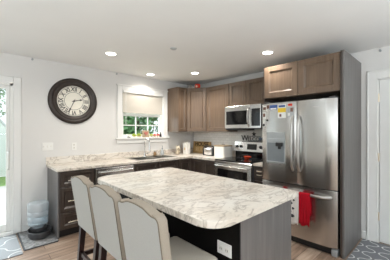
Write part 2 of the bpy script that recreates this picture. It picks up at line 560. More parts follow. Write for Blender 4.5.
# ---- door_1: sliding glass door
sd = sthing('door_1', (-4.2, 0.0, 0.0))
cs = MB()
cs.box(SD1, -3.235, -0.02, 0, 0, 2.13, 0.004).box(SD0-0.09, SD0, -0.02, 0, 0, 2.13, 0.004).box(SD0, SD1, -0.02, 0, SDH, 2.13, 0.004)
build('casing', cs, M['trim'], sd)
fr = MB()
fr.box(SD1-0.03, SD1, -0.005, 0.14, 0, SDH).box(SD0, SD0+0.03, -0.005, 0.14, 0, SDH).box(SD0, SD1, -0.005, 0.14, SDH-0.03, SDH).box(SD0, SD1, -0.03, 0.14, 0, 0.045, 0.006)
build('frame', fr, M['white'], sd)
mid = (SD0+SD1)/2
for x0, x1, y in ((mid-0.03, SD1-0.03, 0.03), (SD0+0.03, mid+0.03, 0.08)):
    s = MB(); f = 0.042
    s.box(x0, x0+f, y, y+0.035, 0.045, SDH-0.03, 0.004).box(x1-f, x1, y, y+0.035, 0.045, SDH-0.03, 0.004)
    s.box(x0+f, x1-f, y, y+0.035, 0.045, 0.045+0.10, 0.004).box(x0+f, x1-f, y, y+0.035, SDH-0.03-f, SDH-0.03, 0.004)
    so = build('door_panel', s, M['white'], sd)
    build('pane', MB().box(x0+f, x1-f, y+0.012, y+0.02, 0.145, SDH-0.03-f), M['pane'], so)
    if y < 0.05:
        h = MB()
        h.tube([(x1-0.021, y, 1.12), (x1-0.021, y-0.04, 1.10), (x1-0.021, y-0.045, 1.0), (x1-0.021, y-0.04, 0.90), (x1-0.021, y, 0.88)], 0.011, 8)
        build('handle', h, M['white'], so, True)

# ---- door_2: white interior door in the range wall
dd = sthing('door_2', (0.0, -3.83, 0.0))
cs = MB()
for a, b in ((D1, -3.315), (-4.35, D0)):
    cs.box(-0.016, 0, a, b, 0, 2.16, 0.003)
cs.box(-0.016, 0, D0, D1, DH, 2.16, 0.003)
cs.box(-0.024, 0, -3.335, -3.315, 0, 2.16, 0.003).box(-0.024, 0, -4.35, -4.33, 0, 2.16, 0.003).box(-0.024, 0, -4.35, -3.315, 2.14, 2.16, 0.003)
build('casing', cs, M['trim'], dd)
jb = MB()
jb.box(0.0, 0.12, D1-0.012, D1, 0, DH).box(0.0, 0.12, D0, D0+0.012, 0, DH).box(0.0, 0.12, D0, D1, DH-0.012, DH).box(0.045, 0.06, D0, D1, 0, DH)
build('jamb', jb, M['trim'], dd)
sl = MB()
ya, yb = D0+0.015, D1-0.018
sl.box(0.008, 0.04, ya, yb, 0.012, DH-0.016)
st = 0.11
for (u0, u1) in ((ya, ya+st), (yb-st, yb), ((ya+yb)/2-0.05, (ya+yb)/2+0.05)):
    sl.box(0.0, 0.0079, u0, u1, 0.012, DH-0.016)
for z0, z1 in ((0.012, 0.22), (0.80, 0.98), (1.62, 1.72), (DH-0.13, DH-0.016)):
    for c0, c1 in ((ya+st, (ya+yb)/2-0.05), ((ya+yb)/2+0.05, yb-st)):
        sl.box(0.0, 0.0079, c0, c1, z0, z1)
slab = build('slab', sl, M['door'], dd)
for z in (0.33, 1.07, 1.815):
    h = MB().box(-0.004, 0.008, yb, D1-0.002, z-0.05, z+0.05, 0.001).tube([(-0.006, D1-0.011, z-0.052), (-0.006, D1-0.011, z+0.052)], 0.006, 8)
    build('hinge', h, M['nickel'], slab)
k = MB().lathe([(0.0, -0.07), (0.02, -0.068), (0.028, -0.05), (0.02, -0.035), (0.01, -0.03), (0.01, -0.01), (0.03, -0.006), (0.03, 0.0)], (0.0, ya+0.07, 0.95), 20, 'x')
build('knob', k, M['nickel'], slab, True)

# ================================================================ cabinets
def FB(mb, face, u0, u1, d0, d1, z0, z1, bev=0.0):
    """box given by run coordinate u, depth d out from the wall, height z"""
    if face == 'S': mb.box(u0, u1, -d1, -d0, z0, z1, bev)
    else: mb.box(-d1, -d0, u0, u1, z0, z1, bev)
def FP(face, u, d, z):
    return (u, -d, z) if face == 'S' else (-d, u, z)
def shaker(face, u0, u1, d, z0, z1, rail=0.06, name='door', parent=None, mat='cab'):
    m = MB(); t = 0.025
    FB(m, face, u0, u0+rail, d, d+t, z0, z1, 0.002); FB(m, face, u1-rail, u1, d, d+t, z0, z1, 0.002)
    FB(m, face, u0+rail, u1-rail, d, d+t, z1-rail, z1, 0.002); FB(m, face, u0+rail, u1-rail, d, d+t, z0, z0+rail, 0.002)
    FB(m, face, u0+rail-0.004, u1-rail+0.004, d, d+0.0042, z0+rail-0.004, z1-rail+0.004)
    # sloped inner moulding
    q = 0.018
    a0, a1, b0, b1 = u0+rail, u1-rail, z0+rail, z1-rail
    o_ = [FP(face, a0, d+t-0.003, b0), FP(face, a1, d+t-0.003, b0), FP(face, a1, d+t-0.003, b1), FP(face, a0, d+t-0.003, b1)]
    i_ = [FP(face, a0+q, d+0.004, b0+q), FP(face, a1-q, d+0.004, b0+q), FP(face, a1-q, d+0.004, b1-q), FP(face, a0+q, d+0.004, b1-q)]
    for k in range(4):
        m.quad(o_[k], o_[(k+1) % 4], i_[(k+1) % 4], i_[k])
    return build(name, m, M[mat], parent)
def bar_handle(face, u, d, z, L, parent, vertical=False, mat='nickel'):
    m = MB()
    if vertical:
        m.tube([FP(face, u, d+0.03, z-L/2), FP(face, u, d+0.03, z+L/2)], 0.006, 10)
        for s in (-0.38, 0.38): m.tube([FP(face, u, d, z+s*L), FP(face, u, d+0.03, z+s*L)], 0.005, 8)
    else:
        m.tube([FP(face, u-L/2, d+0.03, z), FP(face, u+L/2, d+0.03, z)], 0.006, 10)
        for s in (-0.38, 0.38): m.tube([FP(face, u+s*L, d, z), FP(face, u+s*L, d+0.03, z)], 0.005, 8)
    return build('handle', m, M[mat], parent, True)
BD, BZ = 0.59, 0.872       # base carcass depth and height
def base_body(t, face, u0, u1, mat='espresso'):
    m = MB(); FB(m, face, u0, u1, 0.002, BD, 0.10, BZ)
    build('body', m, M[mat], t)
    m = MB(); FB(m, face, u0, u1, 0.05, BD-0.05, 0.0, 0.10)
    build('toe_kick', m, M['toe'], t)

BG = 'dark base cabinets along the walls'
t = thing('base_cabinet', (-2.68, -0.3, 0), 'dark three drawer base cabinet at the free end of the window wall counter', 'cabinet', BG)
base_body(t, 'S', -2.902, -2.46)
m = MB().box(-2.922, -2.9025, -BD-0.004, -0.002, 0, BZ, 0.001)
build('end_panel', m, M['skin'], t)['label'] = 'grey end panel'
for z0, z1 in ((0.665, 0.862), (0.335, 0.655), (0.115, 0.325)):
    d = shaker('S', -2.897, -2.465, BD, z0, z1, 0.045, 'drawer', t, 'espresso')
    bar_handle('S', -2.68, BD+0.025, (z0+z1)/2-0.015, 0.26, d)

t = thing('base_cabinet', (-1.38, -0.3, 0), 'dark base cabinet under the steel sink', 'cabinet', BG)
m = MB(); FB(m, 'S', -1.832, -0.935, 0.002, BD, 0.10, 0.68); FB(m, 'S', -1.832, -0.935, BD-0.03, BD, 0.68, BZ); FB(m, 'S', -1.832, -1.81, 0.002, BD, 0.68, BZ); FB(m, 'S', -0.957, -0.935, 0.002, BD, 0.68, BZ)
build('body', m, M['espresso'], t)
m = MB(); FB(m, 'S', -1.832, -0.935, 0.05, BD-0.05, 0.0, 0.10); build('toe_kick', m, M['toe'], t)
shaker('S', -1.828, -1.387, BD, 0.70, 0.862, 0.045, 'drawer_front', t, 'espresso')
shaker('S', -1.38, -0.94, BD, 0.70, 0.862, 0.045, 'drawer_front', t, 'espresso')
for u0, u1, hu in ((-1.828, -1.387, -1.42), (-1.38, -0.94, -1.345)):
    d = shaker('S', u0, u1, BD, 0.115, 0.69, 0.06, 'door', t, 'espresso')
    bar_handle('S', hu, BD+0.025, 0.58, 0.14, d, True)

t = thing('base_cabinet', (-0.3, -0.3, 0), 'dark corner base cabinet where the two counters meet', 'cabinet', BG)
m = MB()
m.prism([(-0.933, -0.002), (-0.933, -BD), (-BD, -BD), (-BD, -0.933), (-0.002, -0.933), (-0.002, -0.002)], 0.10, BZ)
build('body', m, M['espresso'], t)
m = MB().prism([(-0.933, -0.05), (-0.933, -BD+0.05), (-BD+0.05, -BD+0.05), (-BD+0.05, -0.933), (-0.05, -0.933), (-0.05, -0.05)], 0.0, 0.10)
build('toe_kick', m, M['toe'], t)
d = shaker('S', -0.929, -BD-0.023, BD, 0.115, 0.862, 0.06, 'door', t, 'espresso')
d = shaker('W', -0.929, -BD-0.023, BD, 0.115, 0.862, 0.06, 'door', t, 'espresso')

t = thing('base_cabinet', (-0.3, -1.08, 0), 'narrow dark base cabinet just left of the range', 'cabinet', BG)
base_body(t, 'W', -1.264, -0.935)
d = shaker('W', -1.260, -0.939, BD, 0.115, 0.862, 0.06, 'door', t, 'espresso')

t = thing('base_cabinet', (-0.3, -2.12, 0), 'narrow dark base cabinet between range and refrigerator', 'cabinet', BG)
base_body(t, 'W', -2.243, -2.024)
d = shaker('W', -2.239, -2.028, BD, 0.66, 0.862, 0.045, 'drawer', t, 'espresso')
m = MB()
for s in range(2):
    z = 0.80-0.055*s
    m.tube([(-BD-0.025, -2.16, z), (-BD-0.045, -2.15, z), (-BD-0.05, -2.12, z), (-BD-0.045, -2.09, z), (-BD-0.025, -2.08, z)], 0.006 if s else 0.009, 8)
build('handle', m, M['nickel'], d, True)
d = shaker('W', -2.239, -2.028, BD, 0.115, 0.65, 0.05, 'door', t, 'espresso')
m = MB().lathe([(0.006, 0), (0.006, -0.015), (0.014, -0.02), (0.013, -0.03), (0, -0.033)], (-BD-0.025, -2.04, 0.60), 14, 'x')
build('knob', m, M['nickel'], d, True)

# ---- worktops (with 10 cm upstands)
WT = 0.91
wt = thing('worktop', (-1.5, -0.3, BZ), 'long cream marbled worktop running from window wall round the corner to the range', 'worktop')
SX0, SX1, SY0, SY1 = -1.73, -0.93, -0.53, -0.13    # sink cut-out
m = MB()
ED = 0.635
m.box(-2.942, SX0, -ED, -0.001, BZ+0.001, WT, 0.006, 2)
m.box(SX0, SX1, -ED, SY0, BZ+0.001, WT, 0.0).box(SX0, SX1, SY1, -0.001, BZ+0.001, WT, 0.0)
m.prism([(SX1, -0.001), (SX1, -ED), (-ED, -ED), (-ED, -1.268), (-0.001, -1.268), (-0.001, -0.001)], BZ+0.001, WT)
build('slab', m, M['marble'], wt)
m = MB().box(-2.942, -0.022, -0.021, -0.001, WT, 1.012, 0.003).box(-0.021, -0.001, -1.268, -0.001, WT, 1.012, 0.003)
build('upstand', m, M['marble'], wt)
wt2 = thing('worktop', (-0.3, -2.12, BZ), 'short cream marbled worktop between range and refrigerator', 'worktop')
build('slab', MB().box(-ED, -0.001, -2.244, -2.022, BZ+0.001, WT, 0.006, 2), M['marble'], wt2)
build('upstand', MB().box(-0.021, -0.001, -2.244, -2.022, WT, 1.012, 0.003), M['marble'], wt2)

bs = MB().box(-0.0075, -0.0005, -2.243, -0.002, 1.0125, 1.384)
struct('trim_1', bs, M['tile'])
# ---- sink and tap
sk = thing('kitchen_sink', (-1.33, -0.33, 0.70), 'stainless double bowl sink set into the worktop under the window', 'sink')
m = MB()
def ring(x0, x1, y0, y1, X0, X1, Y0, Y1, z):
    m.box(x0, X0, y0, y1, z, z+0.006).box(X1, x1, y0, y1, z, z+0.006).box(X0, X1, y0, Y0, z, z+0.006).box(X0, X1, Y1, y1, z, z+0.006)
ring(SX0-0.02, SX1+0.02, SY0-0.02, SY1+0.03, SX0+0.015, SX1-0.015, SY0+0.015, SY1-0.015, WT+0.0005)
mid = (SX0+SX1)/2
m.box(mid-0.02, mid+0.02, SY0+0.015, SY1-0.015, WT-0.01, WT+0.006)
build('rim', m, M['sink'], sk)
for x0, x1 in ((SX0+0.012, mid-0.02), (mid+0.02, SX1-0.012)):
    m = MB(); y0, y1, z0 = SY0+0.012, SY1-0.012, 0.72
    m.box(x0, x0+0.004, y0, y1, z0, WT).box(x1-0.004, x1, y0, y1, z0, WT).box(x0, x1, y0, y0+0.004, z0, WT).box(x0, x1, y1-0.004, y1, z0, WT).box(x0, x1, y0, y1, z0, z0+0.004)
    b = build('bowl', m, M['sink'], sk)
    build('drain', MB().lathe([(0, 0.006), (0.03, 0.006), (0.04, 0.004)], ((x0+x1)/2, (y0+y1)/2, z0), 20), M['chrome'], b)
tp = thing('faucet', (-1.33, -0.07, WT), 'tall gooseneck faucet with lever standing behind the sink', 'faucet')
m = MB().lathe([(0.0, 0.0005), (0.032, 0.0005), (0.032, 0.012), (0.024, 0.03), (0.017, 0.06), (0.0, 0.06)], (-1.33, -0.07, WT), 20)
build('base', m, M['chrome'], tp, True)
pts = [(-1.33, -0.07, WT+0.05), (-1.33, -0.07, 1.17)]
for kk in range(1, 11):
    a = PI*kk/10
    pts.append((-1.33+0.0*kk, -0.07-0.085*(1-math.cos(a)), 1.17+0.085*math.sin(a)))
pts.append((-1.33, -0.24, 1.10))
build('spout', MB().tube(pts, 0.0125, 10), M['chrome'], tp, True)
build('spray_head', MB().tube([(-1.33, -0.24, 1.12), (-1.33, -0.241, 1.03)], [0.015, 0.019], 12), M['chrome'], tp, True)
build('lever', MB().tube([(-1.315, -0.07, WT+0.045), (-1.27, -0.085, WT+0.055), (-1.215, -0.10, WT+0.10)], [0.012, 0.009, 0.006], 8), M['chrome'], tp, True)

# ---- uppers
UZ0, UZ1, UD, UR = 1.385, 2.283, 0.335, 0.246
UG = 'stained upper cabinets along the walls'
def upper(face, u0, u1, z0, z1, depth, label, doors, group=UG, rail=0.06):
    t = thing('upper_cabinet', FP(face, (u0+u1)/2, depth/2, z0), label, 'cabinet', group)
    m = MB(); FB(m, face, u0, u1, 0.002, depth, z0, z1)
    build('body', m, M['cab'], t)
    w = (u1-u0)/doors
    for k in range(doors):
        shaker(face, u0+k*w+0.004, u0+(k+1)*w-0.004, depth, z0+0.004, z1-0.004, rail, 'door', t)
    return t
upper('S', -0.738, -0.506, UZ0, UZ1, UD, 'narrow stained upper cabinet beside the window', 1, rail=0.05)
t = thing('upper_cabinet', (-0.3, -0.3, UZ0), 'diagonal corner upper cabinet with the red pot on top', 'cabinet', UG)
m = MB().prism([(-0.503, -0.002), (-0.503, -UD-0.008), (-UR-0.008, -0.681), (-0.002, -0.681), (-0.002, -0.002)], UZ0, UZ1)
build('body', m, M['cab'], t)
# diagonal shaker door: build flat then turn 45 degrees about the middle of the face
m = MB(); W = 0.385; r = 0.06; H0, H1 = UZ0+0.004, UZ1-0.004
m.box(-W/2, -W/2+r, -0.025, 0, H0, H1, 0.002).box(W/2-r, W/2, -0.025, 0, H0, H1, 0.002)
m.box(-W/2+r, W/2-r, -0.025, 0, H1-r, H1, 0.002).box(-W/2+r, W/2-r, -0.025, 0, H0, H0+r, 0.002).box(-W/2+r, W/2-r, -0.0042, 0, H0+r, H1-r)
q = 0.018; a0, a1, b0, b1 = -W/2+r, W/2-r, H0+r, H1-r
o_ = [(a0, -0.022, b0), (a1, -0.022, b0), (a1, -0.022, b1), (a0, -0.022, b1)]
i_ = [(a0+q, -0.004, b0+q), (a1-q, -0.004, b0+q), (a1-q, -0.004, b1-q), (a0+q, -0.004, b1-q)]
for k in range(4):
    m.quad(o_[k], o_[(k+1) % 4], i_[(k+1) % 4], i_[k])
ax, ay, bx, by = -0.503, -UD-0.008, -UR-0.008, -0.681
bmesh.ops.transform(m.bm, matrix=Matrix.Translation(((ax+bx)/2-0.001, (ay+by)/2-0.001, 0)) @ Matrix.Rotation(math.atan2(by-ay, bx-ax), 4, 'Z'), verts=m.bm.verts)
build('door', m, M['cab'], t)
upper('W', -1.264, -0.684, UZ0, UZ1, UR, 'wide single door upper cabinet between corner cabinet and microwave', 1, rail=0.07)
upper('W', -2.02, -1.268, 1.84, UZ1, UR, 'short two door upper cabinet above the microwave', 2)
upper('W', -2.243, -2.024, UZ0, UZ1, UR, 'narrow upper cabinet tucked between microwave and refrigerator', 1, rail=0.05)
upper('W', -3.212, -2.266, 1.85, UZ1+0.003, 0.71, 'deep two door cabinet above the refrigerator', 2, rail=0.07)
t = thing('end_panel', (-0.37, -3.234, 0), 'tall grey end panel covering the side of the refrigerator', 'panel')
build('side_skin', MB().box(-0.755, -0.0165, -3.2555, -3.237, 0.0, UZ1+0.003, 0.001), M['skin'], t)
build('front_edge', MB().box(-0.757, -0.70, -3.2365, -3.216, 0.0, UZ1+0.003, 0.001), M['espresso'], t)
t = thing('end_panel', (-0.36, -2.255, 0), 'dark end panel on the range side of the refrigerator', 'panel')
build('side_skin', MB().box(-0.71, -0.002, -2.264, -2.246, 0.0, UZ1+0.003), M['espresso'], t)

# ================================================================ appliances
# ---- dishwasher
t = thing('dishwasher', (-2.145, -0.3, 0), 'stainless dishwasher under the window wall counter', 'dishwasher')
build('body', MB().box(-2.452, -1.84, -0.57, -0.03, 0.10, BZ-0.006), M['steel_side'], t)
d = build('door', MB().box(-2.447, -1.845, -0.62, -0.572, 0.115, 0.858, 0.006, 2), M['steel_y'], t)
build('handle', MB().tube([(-2.40, -0.62, 0.80), (-2.39, -0.655, 0.80), (-2.145, -0.668, 0.80), (-1.90, -0.655, 0.80), (-1.89, -0.62, 0.80)], 0.013, 10), M['steel_y'], d, True)
build('toe_kick', MB().box(-2.452, -1.84, -0.54, -0.05, 0, 0.10), M['toe'], t)

# ---- range
R0, R1 = -2.018, -1.272
t = thing('range', (-0.33, -1.62, 0), 'stainless electric range with black glass cooktop', 'range')
build('body', MB().box(-0.63, -0.012, R0, R1, 0.06, 0.895), M['steel_side'], t)
build('toe_kick', MB().box(-0.58, -0.05, R0+0.01, R1-0.01, 0.0, 0.06), M['toe'], t)
ck = build('cooktop', MB().box(-0.665, -0.075, R0, R1, 0.8955, 0.918, 0.005, 2), M['black_gloss'], t)
for (x, y, r) in ((-0.50, -1.44, 0.105), (-0.50, -1.81, 0.085), (-0.23, -1.44, 0.08), (-0.23, -1.81, 0.105)):
    build('burner_ring', MB().lathe([(r-0.006, 0.0002), (r-0.006, 0.0009), (r, 0.0009), (r, 0.0002)], (x, y, 0.918), 40), M['steel_side'], ck)
build('trim_strip', MB().box(-0.672, -0.635, R0, R1, 0.855, 0.8945, 0.003), M['steel_y'], t)
d = build('oven_door', MB().box(-0.672, -0.632, R0+0.003, R1-0.003, 0.24, 0.853, 0.005, 2), M['steel_y'], t)
build('window', MB().box(-0.675, -0.6705, R0+0.075, R1-0.075, 0.34, 0.765, 0.001), M['black_gloss'], d)
build('handle', MB().tube([(-0.672, R0+0.05, 0.815), (-0.715, R0+0.055, 0.82), (-0.722, R0+0.10, 0.82), (-0.722, R1-0.10, 0.82), (-0.715, R1-0.055, 0.82), (-0.672, R1-0.05, 0.815)], 0.013, 10), M['steel_y'], d, True)
d = build('bottom_drawer', MB().box(-0.668, -0.632, R0+0.003, R1-0.003, 0.065, 0.232, 0.005, 2), M['steel_y'], t)
build('backguard', MB().prism([(-0.115, 1.03), (-0.085, 1.20), (-0.022, 1.20), (-0.022, 0.90), (-0.072, 0.90), (-0.074, 1.03)], R0, R1, 0.003, 'xz'), M['steel_y'], t)
build('black_riser', MB().box(-0.076, -0.071, R0+0.002, R1-0.002, 0.9182, 1.028), M['black_gloss'], t)
def bgx(z): return -0.115 + (z-1.03)/0.17*0.03
build('display', MB().prism([(bgx(1.065)-0.002, 1.065), (bgx(1.165)-0.002, 1.165), (bgx(1.165)+0.004, 1.165), (bgx(1.065)+0.004, 1.065)], -1.75, -1.55, 0, 'xz'), M['display'], t)
for y in (-1.33, -1.42, -1.83, -1.92):
    build('knob', MB().lathe([(0.026, 0.004), (0.027, -0.012), (0.02, -0.028), (0.0, -0.03)], (bgx(1.115), y, 1.115), 18, 'x'), M['black'], t, True)

# ---- microwave
X0, X1 = -0.40, -0.004
Z0, Z1 = 1.432, 1.834
t = thing('microwave', (-0.2, -1.62, Z0), 'stainless over the range microwave with arched handle', 'microwave')
build('body', MB().box(-0.375, X1, R0+0.004, R1-0.004, Z0, Z1), M['steel_side'], t)
YD = R0+0.20                      # split between door and keypad
d = build('door', MB().box(X0, -0.377, YD, R1-0.004, Z0+0.012, Z1-0.002, 0.004, 2), M['steel_y'], t)
build('window', MB().box(X0-0.002, X0+0.001, YD+0.035, R1-0.04, Z0+0.075, Z1-0.09, 0.0), M['black_gloss'], d)
hp = []
for kk in range(9):
    s = kk/8
    hp.append((X0-0.052*math.sin(PI*s)**0.6 if 0 < kk < 8 else X0, YD+0.025, Z0+0.035+(Z1-Z0-0.07)*s))
build('handle', MB().tube(hp, 0.012, 10), M['steel_y'], d, True)
kp = build('control_panel', MB().box(X0, -0.377, R0+0.004, YD-0.004, Z0+0.012, Z1-0.002, 0.004, 2), M['steel_y'], t)
build('keypad', MB().box(X0-0.002, X0+0.001, R0+0.02, YD-0.02, Z0+0.05, Z1-0.07), M['black_gloss'], kp)
build('vent_underside', MB().box(-0.385, -0.03, -1.66, R1-0.02, Z0-0.022, Z0-0.0005, 0.003), M['black'], t)

# ---- refrigerator
F0, F1 = -3.2, -2.275
FX = -0.80
fm = -2.752
t = thing('refrigerator', (-0.4, -2.735, 0), 'stainless french door refrigerator with bottom freezer drawer', 'refrigerator')
build('body', MB().box(-0.715, -0.03, F0+0.004, F1-0.004, 0.06, 1.762), M['steel_side'], t)
HZ = 0.735
def fdoor(y0, y1, name, z0, z1):
    # gently bowed front
    n = 10; pts = []
    for k in range(n+1):
        s = k/n; y = y0+(y1-y0)*s
        e = min(s, 1-s)
        bow = -0.012*math.sin(PI*s) + 0.012*max(0, 1-e/0.06)**2
        pts.append((FX+bow, y))
    pts += [(-0.722, y1), (-0.722, y0)]
    return build(name, MB().prism(pts, z0, z1, 0.004), M['steel'], t, True)
dl = fdoor(fm+0.003, F1, 'left_door', HZ+0.006, 1.768)
dr = fdoor(F0, fm-0.003, 'right_door', HZ+0.006, 1.768)
fd = fdoor(F0, F1, 'freezer_drawer', 0.095, HZ-0.006)
def arch_handle(y, z0, z1, parent):
    p = []
    for kk in range(13):
        s = kk/12
        p.append((FX-0.008-0.042*min(1, math.sin(PI*s)*3)**0.7 - 0.008*math.sin(PI*s), y, z0+(z1-z0)*s))
    build('handle', MB().tube(p, [0.012]+[0.0165]*11+[0.012], 10), M['steel_h'], parent, True)
arch_handle(fm+0.040, 0.905, 1.585, dl)
arch_handle(fm-0.040, 0.905, 1.585, dr)
p = []
for kk in range(13):
    s = kk/12
    p.append((FX-0.008-0.06*min(1, math.sin(PI*s)*3)**0.7, F0+0.06+(F1-F0-0.13)*s, 0.655))
build('handle', MB().tube(p, 0.017, 10), M['steel_h'], fd, True)
# water dispenser in the left door
dx = FX-0.009
ds = build('dispenser', MB().box(dx-0.006, dx+0.02, -2.612, -2.352, 0.975, 1.385, 0.004).box(dx-0.012, dx, -2.605, -2.36, 1.26, 1.30, 0.003), M['disp_grey'], dl)
build('recess', MB().box(dx-0.0075, dx-0.004, -2.598, -2.366, 1.0, 1.245), M['disp_dark'], ds)
build('nozzle', MB().box(dx-0.03, dx-0.006, -2.585, -2.49, 1.20, 1.25, 0.006).box(dx-0.022, dx-0.006, -2.56, -2.52, 1.165, 1.205, 0.004), M['black'], ds)
build('drip_tray', MB().box(dx-0.022, dx-0.004, -2.60, -2.364, 0.985, 1.0, 0.004), M['disp_grey'], ds)
build('badge', MB().box(FX-0.013, FX-0.008, -3.01, -2.945, 1.672, 1.69, 0.002), M['chrome'], dr)
build('grille', MB().box(-0.765, -0.69, F0+0.068, F1-0.01, 0.012, 0.09), M['black'], t)
for y in (F0+0.005, F1-0.065):
    build('foot_cover', MB().box(-0.79, -0.66, y, y+0.06, 0.002, 0.075, 0.006), M['disp_grey'], t)
for y in (F0+0.02, F1-0.09):
    build('hinge_cover', MB().box(-0.78, -0.69, y, y+0.07, 1.768, 1.79, 0.006), M['steel_side'], t)

# magnets and papers on the left door
def sheet(name, label, y0, y1, z0, z1, mat, cat, marks=()):
    xf = FX-0.0125
    s = (((y0+y1)/2)-F1)/(fm+0.003-F1); s = min(max(s, 0.03), 0.97)
    e = min(s, 1-s)
    xf = FX-0.012*math.sin(PI*s)+0.012*max(0, 1-e/0.06)**2 - 0.0025
    o = tag(build(name, MB().box(xf-0.003, xf, y0, y1, z0, z1), M[mat]), label, cat, 'papers and magnets on the refrigerator door')
    for nm, a0, a1, b0, b1, mm in marks:
        build(nm, MB().box(xf-0.0042, xf-0.003, y0+(y1-y0)*a0, y0+(y1-y0)*a1, z0+(z1-z0)*b0, z0+(z1-z0)*b1), M[mm], o)
sheet('flyer', 'white flyer with a wide yellow block, near the top of the refrigerator door', -2.625, -2.515, 1.565, 1.74, 'paper', 'paper', (('yellow_block', 0.02, 0.98, 0.42, 0.74, 'yellow'), ('print_block', 0.1, 0.9, 0.8, 0.95, 'blue'), ('picture', 0.55, 0.8, 0.1, 0.3, 'photo')))
sheet('postcard', 'blue and white postcard left of the yellow flyer', -2.505, -2.40, 1.68, 1.742, 'blue', 'postcard', (('caption', 0.1, 0.9, 0.05, 0.35, 'paper'),))
sheet('photo_magnet', 'small brown photo magnet at top left corner of the refrigerator door', -2.345, -2.293, 1.68, 1.742, 'paper', 'magnet', (('picture', 0.1, 0.9, 0.1, 0.7, 'photo'),))
sheet('photo_magnet', 'white bordered reddish photo magnet, second down the left door edge', -2.335, -2.29, 1.565, 1.655, 'paper', 'magnet', (('picture', 0.15, 0.85, 0.3, 0.8, 'photo'),))
sheet('photo_magnet', 'white strip magnet with dark bottom, lowest on the left door edge', -2.325, -2.29, 1.46, 1.56, 'paper', 'magnet', (('dark_band', 0.05, 0.95, 0.05, 0.35, 'black'),))
sheet('round_magnet', 'tiny black magnet under the blue postcard', -2.372, -2.348, 1.53, 1.555, 'black', 'magnet')
sheet('photo_magnet', 'dark square magnet between postcard and corner photo', -2.388, -2.355, 1.70, 1.745, 'photo', 'magnet')
sheet('red_magnet', 'small red magnet right of the yellow flyer', -2.70, -2.65, 1.715, 1.742, 'red_glaze', 'magnet')
sheet('note', 'pale note with faint print under the red magnet', -2.72, -2.64, 1.58, 1.70, 'disp_grey', 'note', (('picture', 0.1, 0.5, 0.5, 0.9, 'photo'), ('print_block', 0.55, 0.9, 0.1, 0.4, 'paper')))

# ---- towels on the freezer handle
def towel(name, y0, y1, zf, zb, mat, label, group='towels on the freezer handle', xo=0.0, par=None):
    hx = FX-0.072; hz = 0.655; r = 0.0185+xo
    n = 14; rows = []
    prof = []
    for k in range(9):
        s = k/8; prof.append((hx-r, zf+(hz-zf)*s))
    for k in range(1, 8):
        a = PI - PI*k/8; prof.append((hx+r*math.cos(a), hz+r*math.sin(a)))
    for k in range(7):
        s = k/6; prof.append((hx+r, hz+(zb-hz)*s))
    m = MB()
    for i, (x, z) in enumerate(prof):
        row = []
        for j in range(n+1):
            s = j/n; y = y0+(y1-y0)*s
            d = max(0, (hz-z))/0.35
            wob = 0.012*min(1, d*2)*math.sin(s*4.2*PI+y0*9)
            sag = 0.012*math.sin(s*3.1*PI+1+y0*5)*(1 if i == 0 else 0)
            row.append(m.bm.verts.new((x - abs(wob) if x < hx else x, y+0.008*d*math.sin(7*s+z*9), z+sag)))
        rows.append(row)
    for a, b in zip(rows, rows[1:]):
        for j in range(n):
            m.bm.faces.new((a[j], a[j+1], b[j+1], b[j]))
    o = build(name, m, M[mat], None, True)
    md = o.modifiers.new('thickness', 'SOLIDIFY'); md.thickness = 0.004; md.offset = 0
    return tag(o, label, 'towel', group)
tw = towel('dish_towel', -2.815, -2.69, 0.285, 0.36, 'towel_white', 'white dish towel printed with dark motifs on the freezer handle')
xf = FX-0.072-0.0185-0.018
off = origin(tw)
for i, (y, z, s) in enumerate(((-2.73, 0.53, 0.02), (-2.755, 0.47, 0.016), (-2.72, 0.43, 0.018), (-2.75, 0.38, 0.022), (-2.71, 0.34, 0.012), (-2.765, 0.57, 0.012))):
    m = MB().prism([(y+s*math.cos(q*PI/3)*(1.2 if q % 2 else 0.7), z+s*math.sin(q*PI/3)) for q in range(6)], xf, xf+0.003, plane='yz')
    build('motif', m, M['towel_print'], tw)
towel('hand_towel', -2.945, -2.82, 0.30, 0.42, 'red', 'long red towel over the freezer handle beside the printed towel', xo=0.001)
towel('hand_towel', -2.62, -2.555, 0.50, 0.52, 'red', 'short red cloth at the left end of the freezer handle', xo=0.001)

# ================================================================ island
IX0, IX1, IY0, IY1 = -2.80, -1.79, -3.205, -1.495
t = thing('kitchen_island', (-2.16, -2.32, 0), 'kitchen island cabinet with black back and grey end panel', 'island')
bx0, bx1, by0, by1 = -2.53, -1.86, -3.165, -1.55
build('body', MB().box(bx0+0.012, bx1, by0+0.02, by1, 0.10, 0.874), M['espresso'], t)
build('toe_kick', MB().box(bx0+0.03, bx1-0.06, by0+0.03, by1-0.03, 0.0, 0.10), M['toe'], t)
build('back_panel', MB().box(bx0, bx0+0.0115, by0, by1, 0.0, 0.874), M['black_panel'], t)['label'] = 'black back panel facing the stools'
build('end_panel', MB().box(bx0+0.012, bx1+0.02, by0, by0+0.0195, 0.0, 0.874), M['skin'], t)['label'] = 'grey end panel'
for k in range(3):
    y0 = by0+0.022+k*(by1-by0-0.022)/3
    m = MB(); yy1 = y0+(by1-by0-0.022)/3-0.006
    r = 0.06
    m.box(bx1, bx1+0.02, y0, y0+r, 0.115, 0.865).box(bx1, bx1+0.02, yy1-r, yy1, 0.115, 0.865).box(bx1, bx1+0.02, y0+r, yy1-r, 0.115, 0.115+r).box(bx1, bx1+0.02, y0+r, yy1-r, 0.865-r, 0.865).box(bx1, bx1+0.009, y0+r, yy1-r, 0.115+r, 0.865-r)
    build('door', m, M['espresso'], t)
o = build('island_top', MB().prism(rrect(IX0, IX1, IY0, IY1, (0.13, 0.03, 0.05, 0.16)), 0.8745, 0.915, 0.005), M['marble'])
tag(o, 'cream marbled island countertop with rounded corners overhanging the stools', 'countertop')
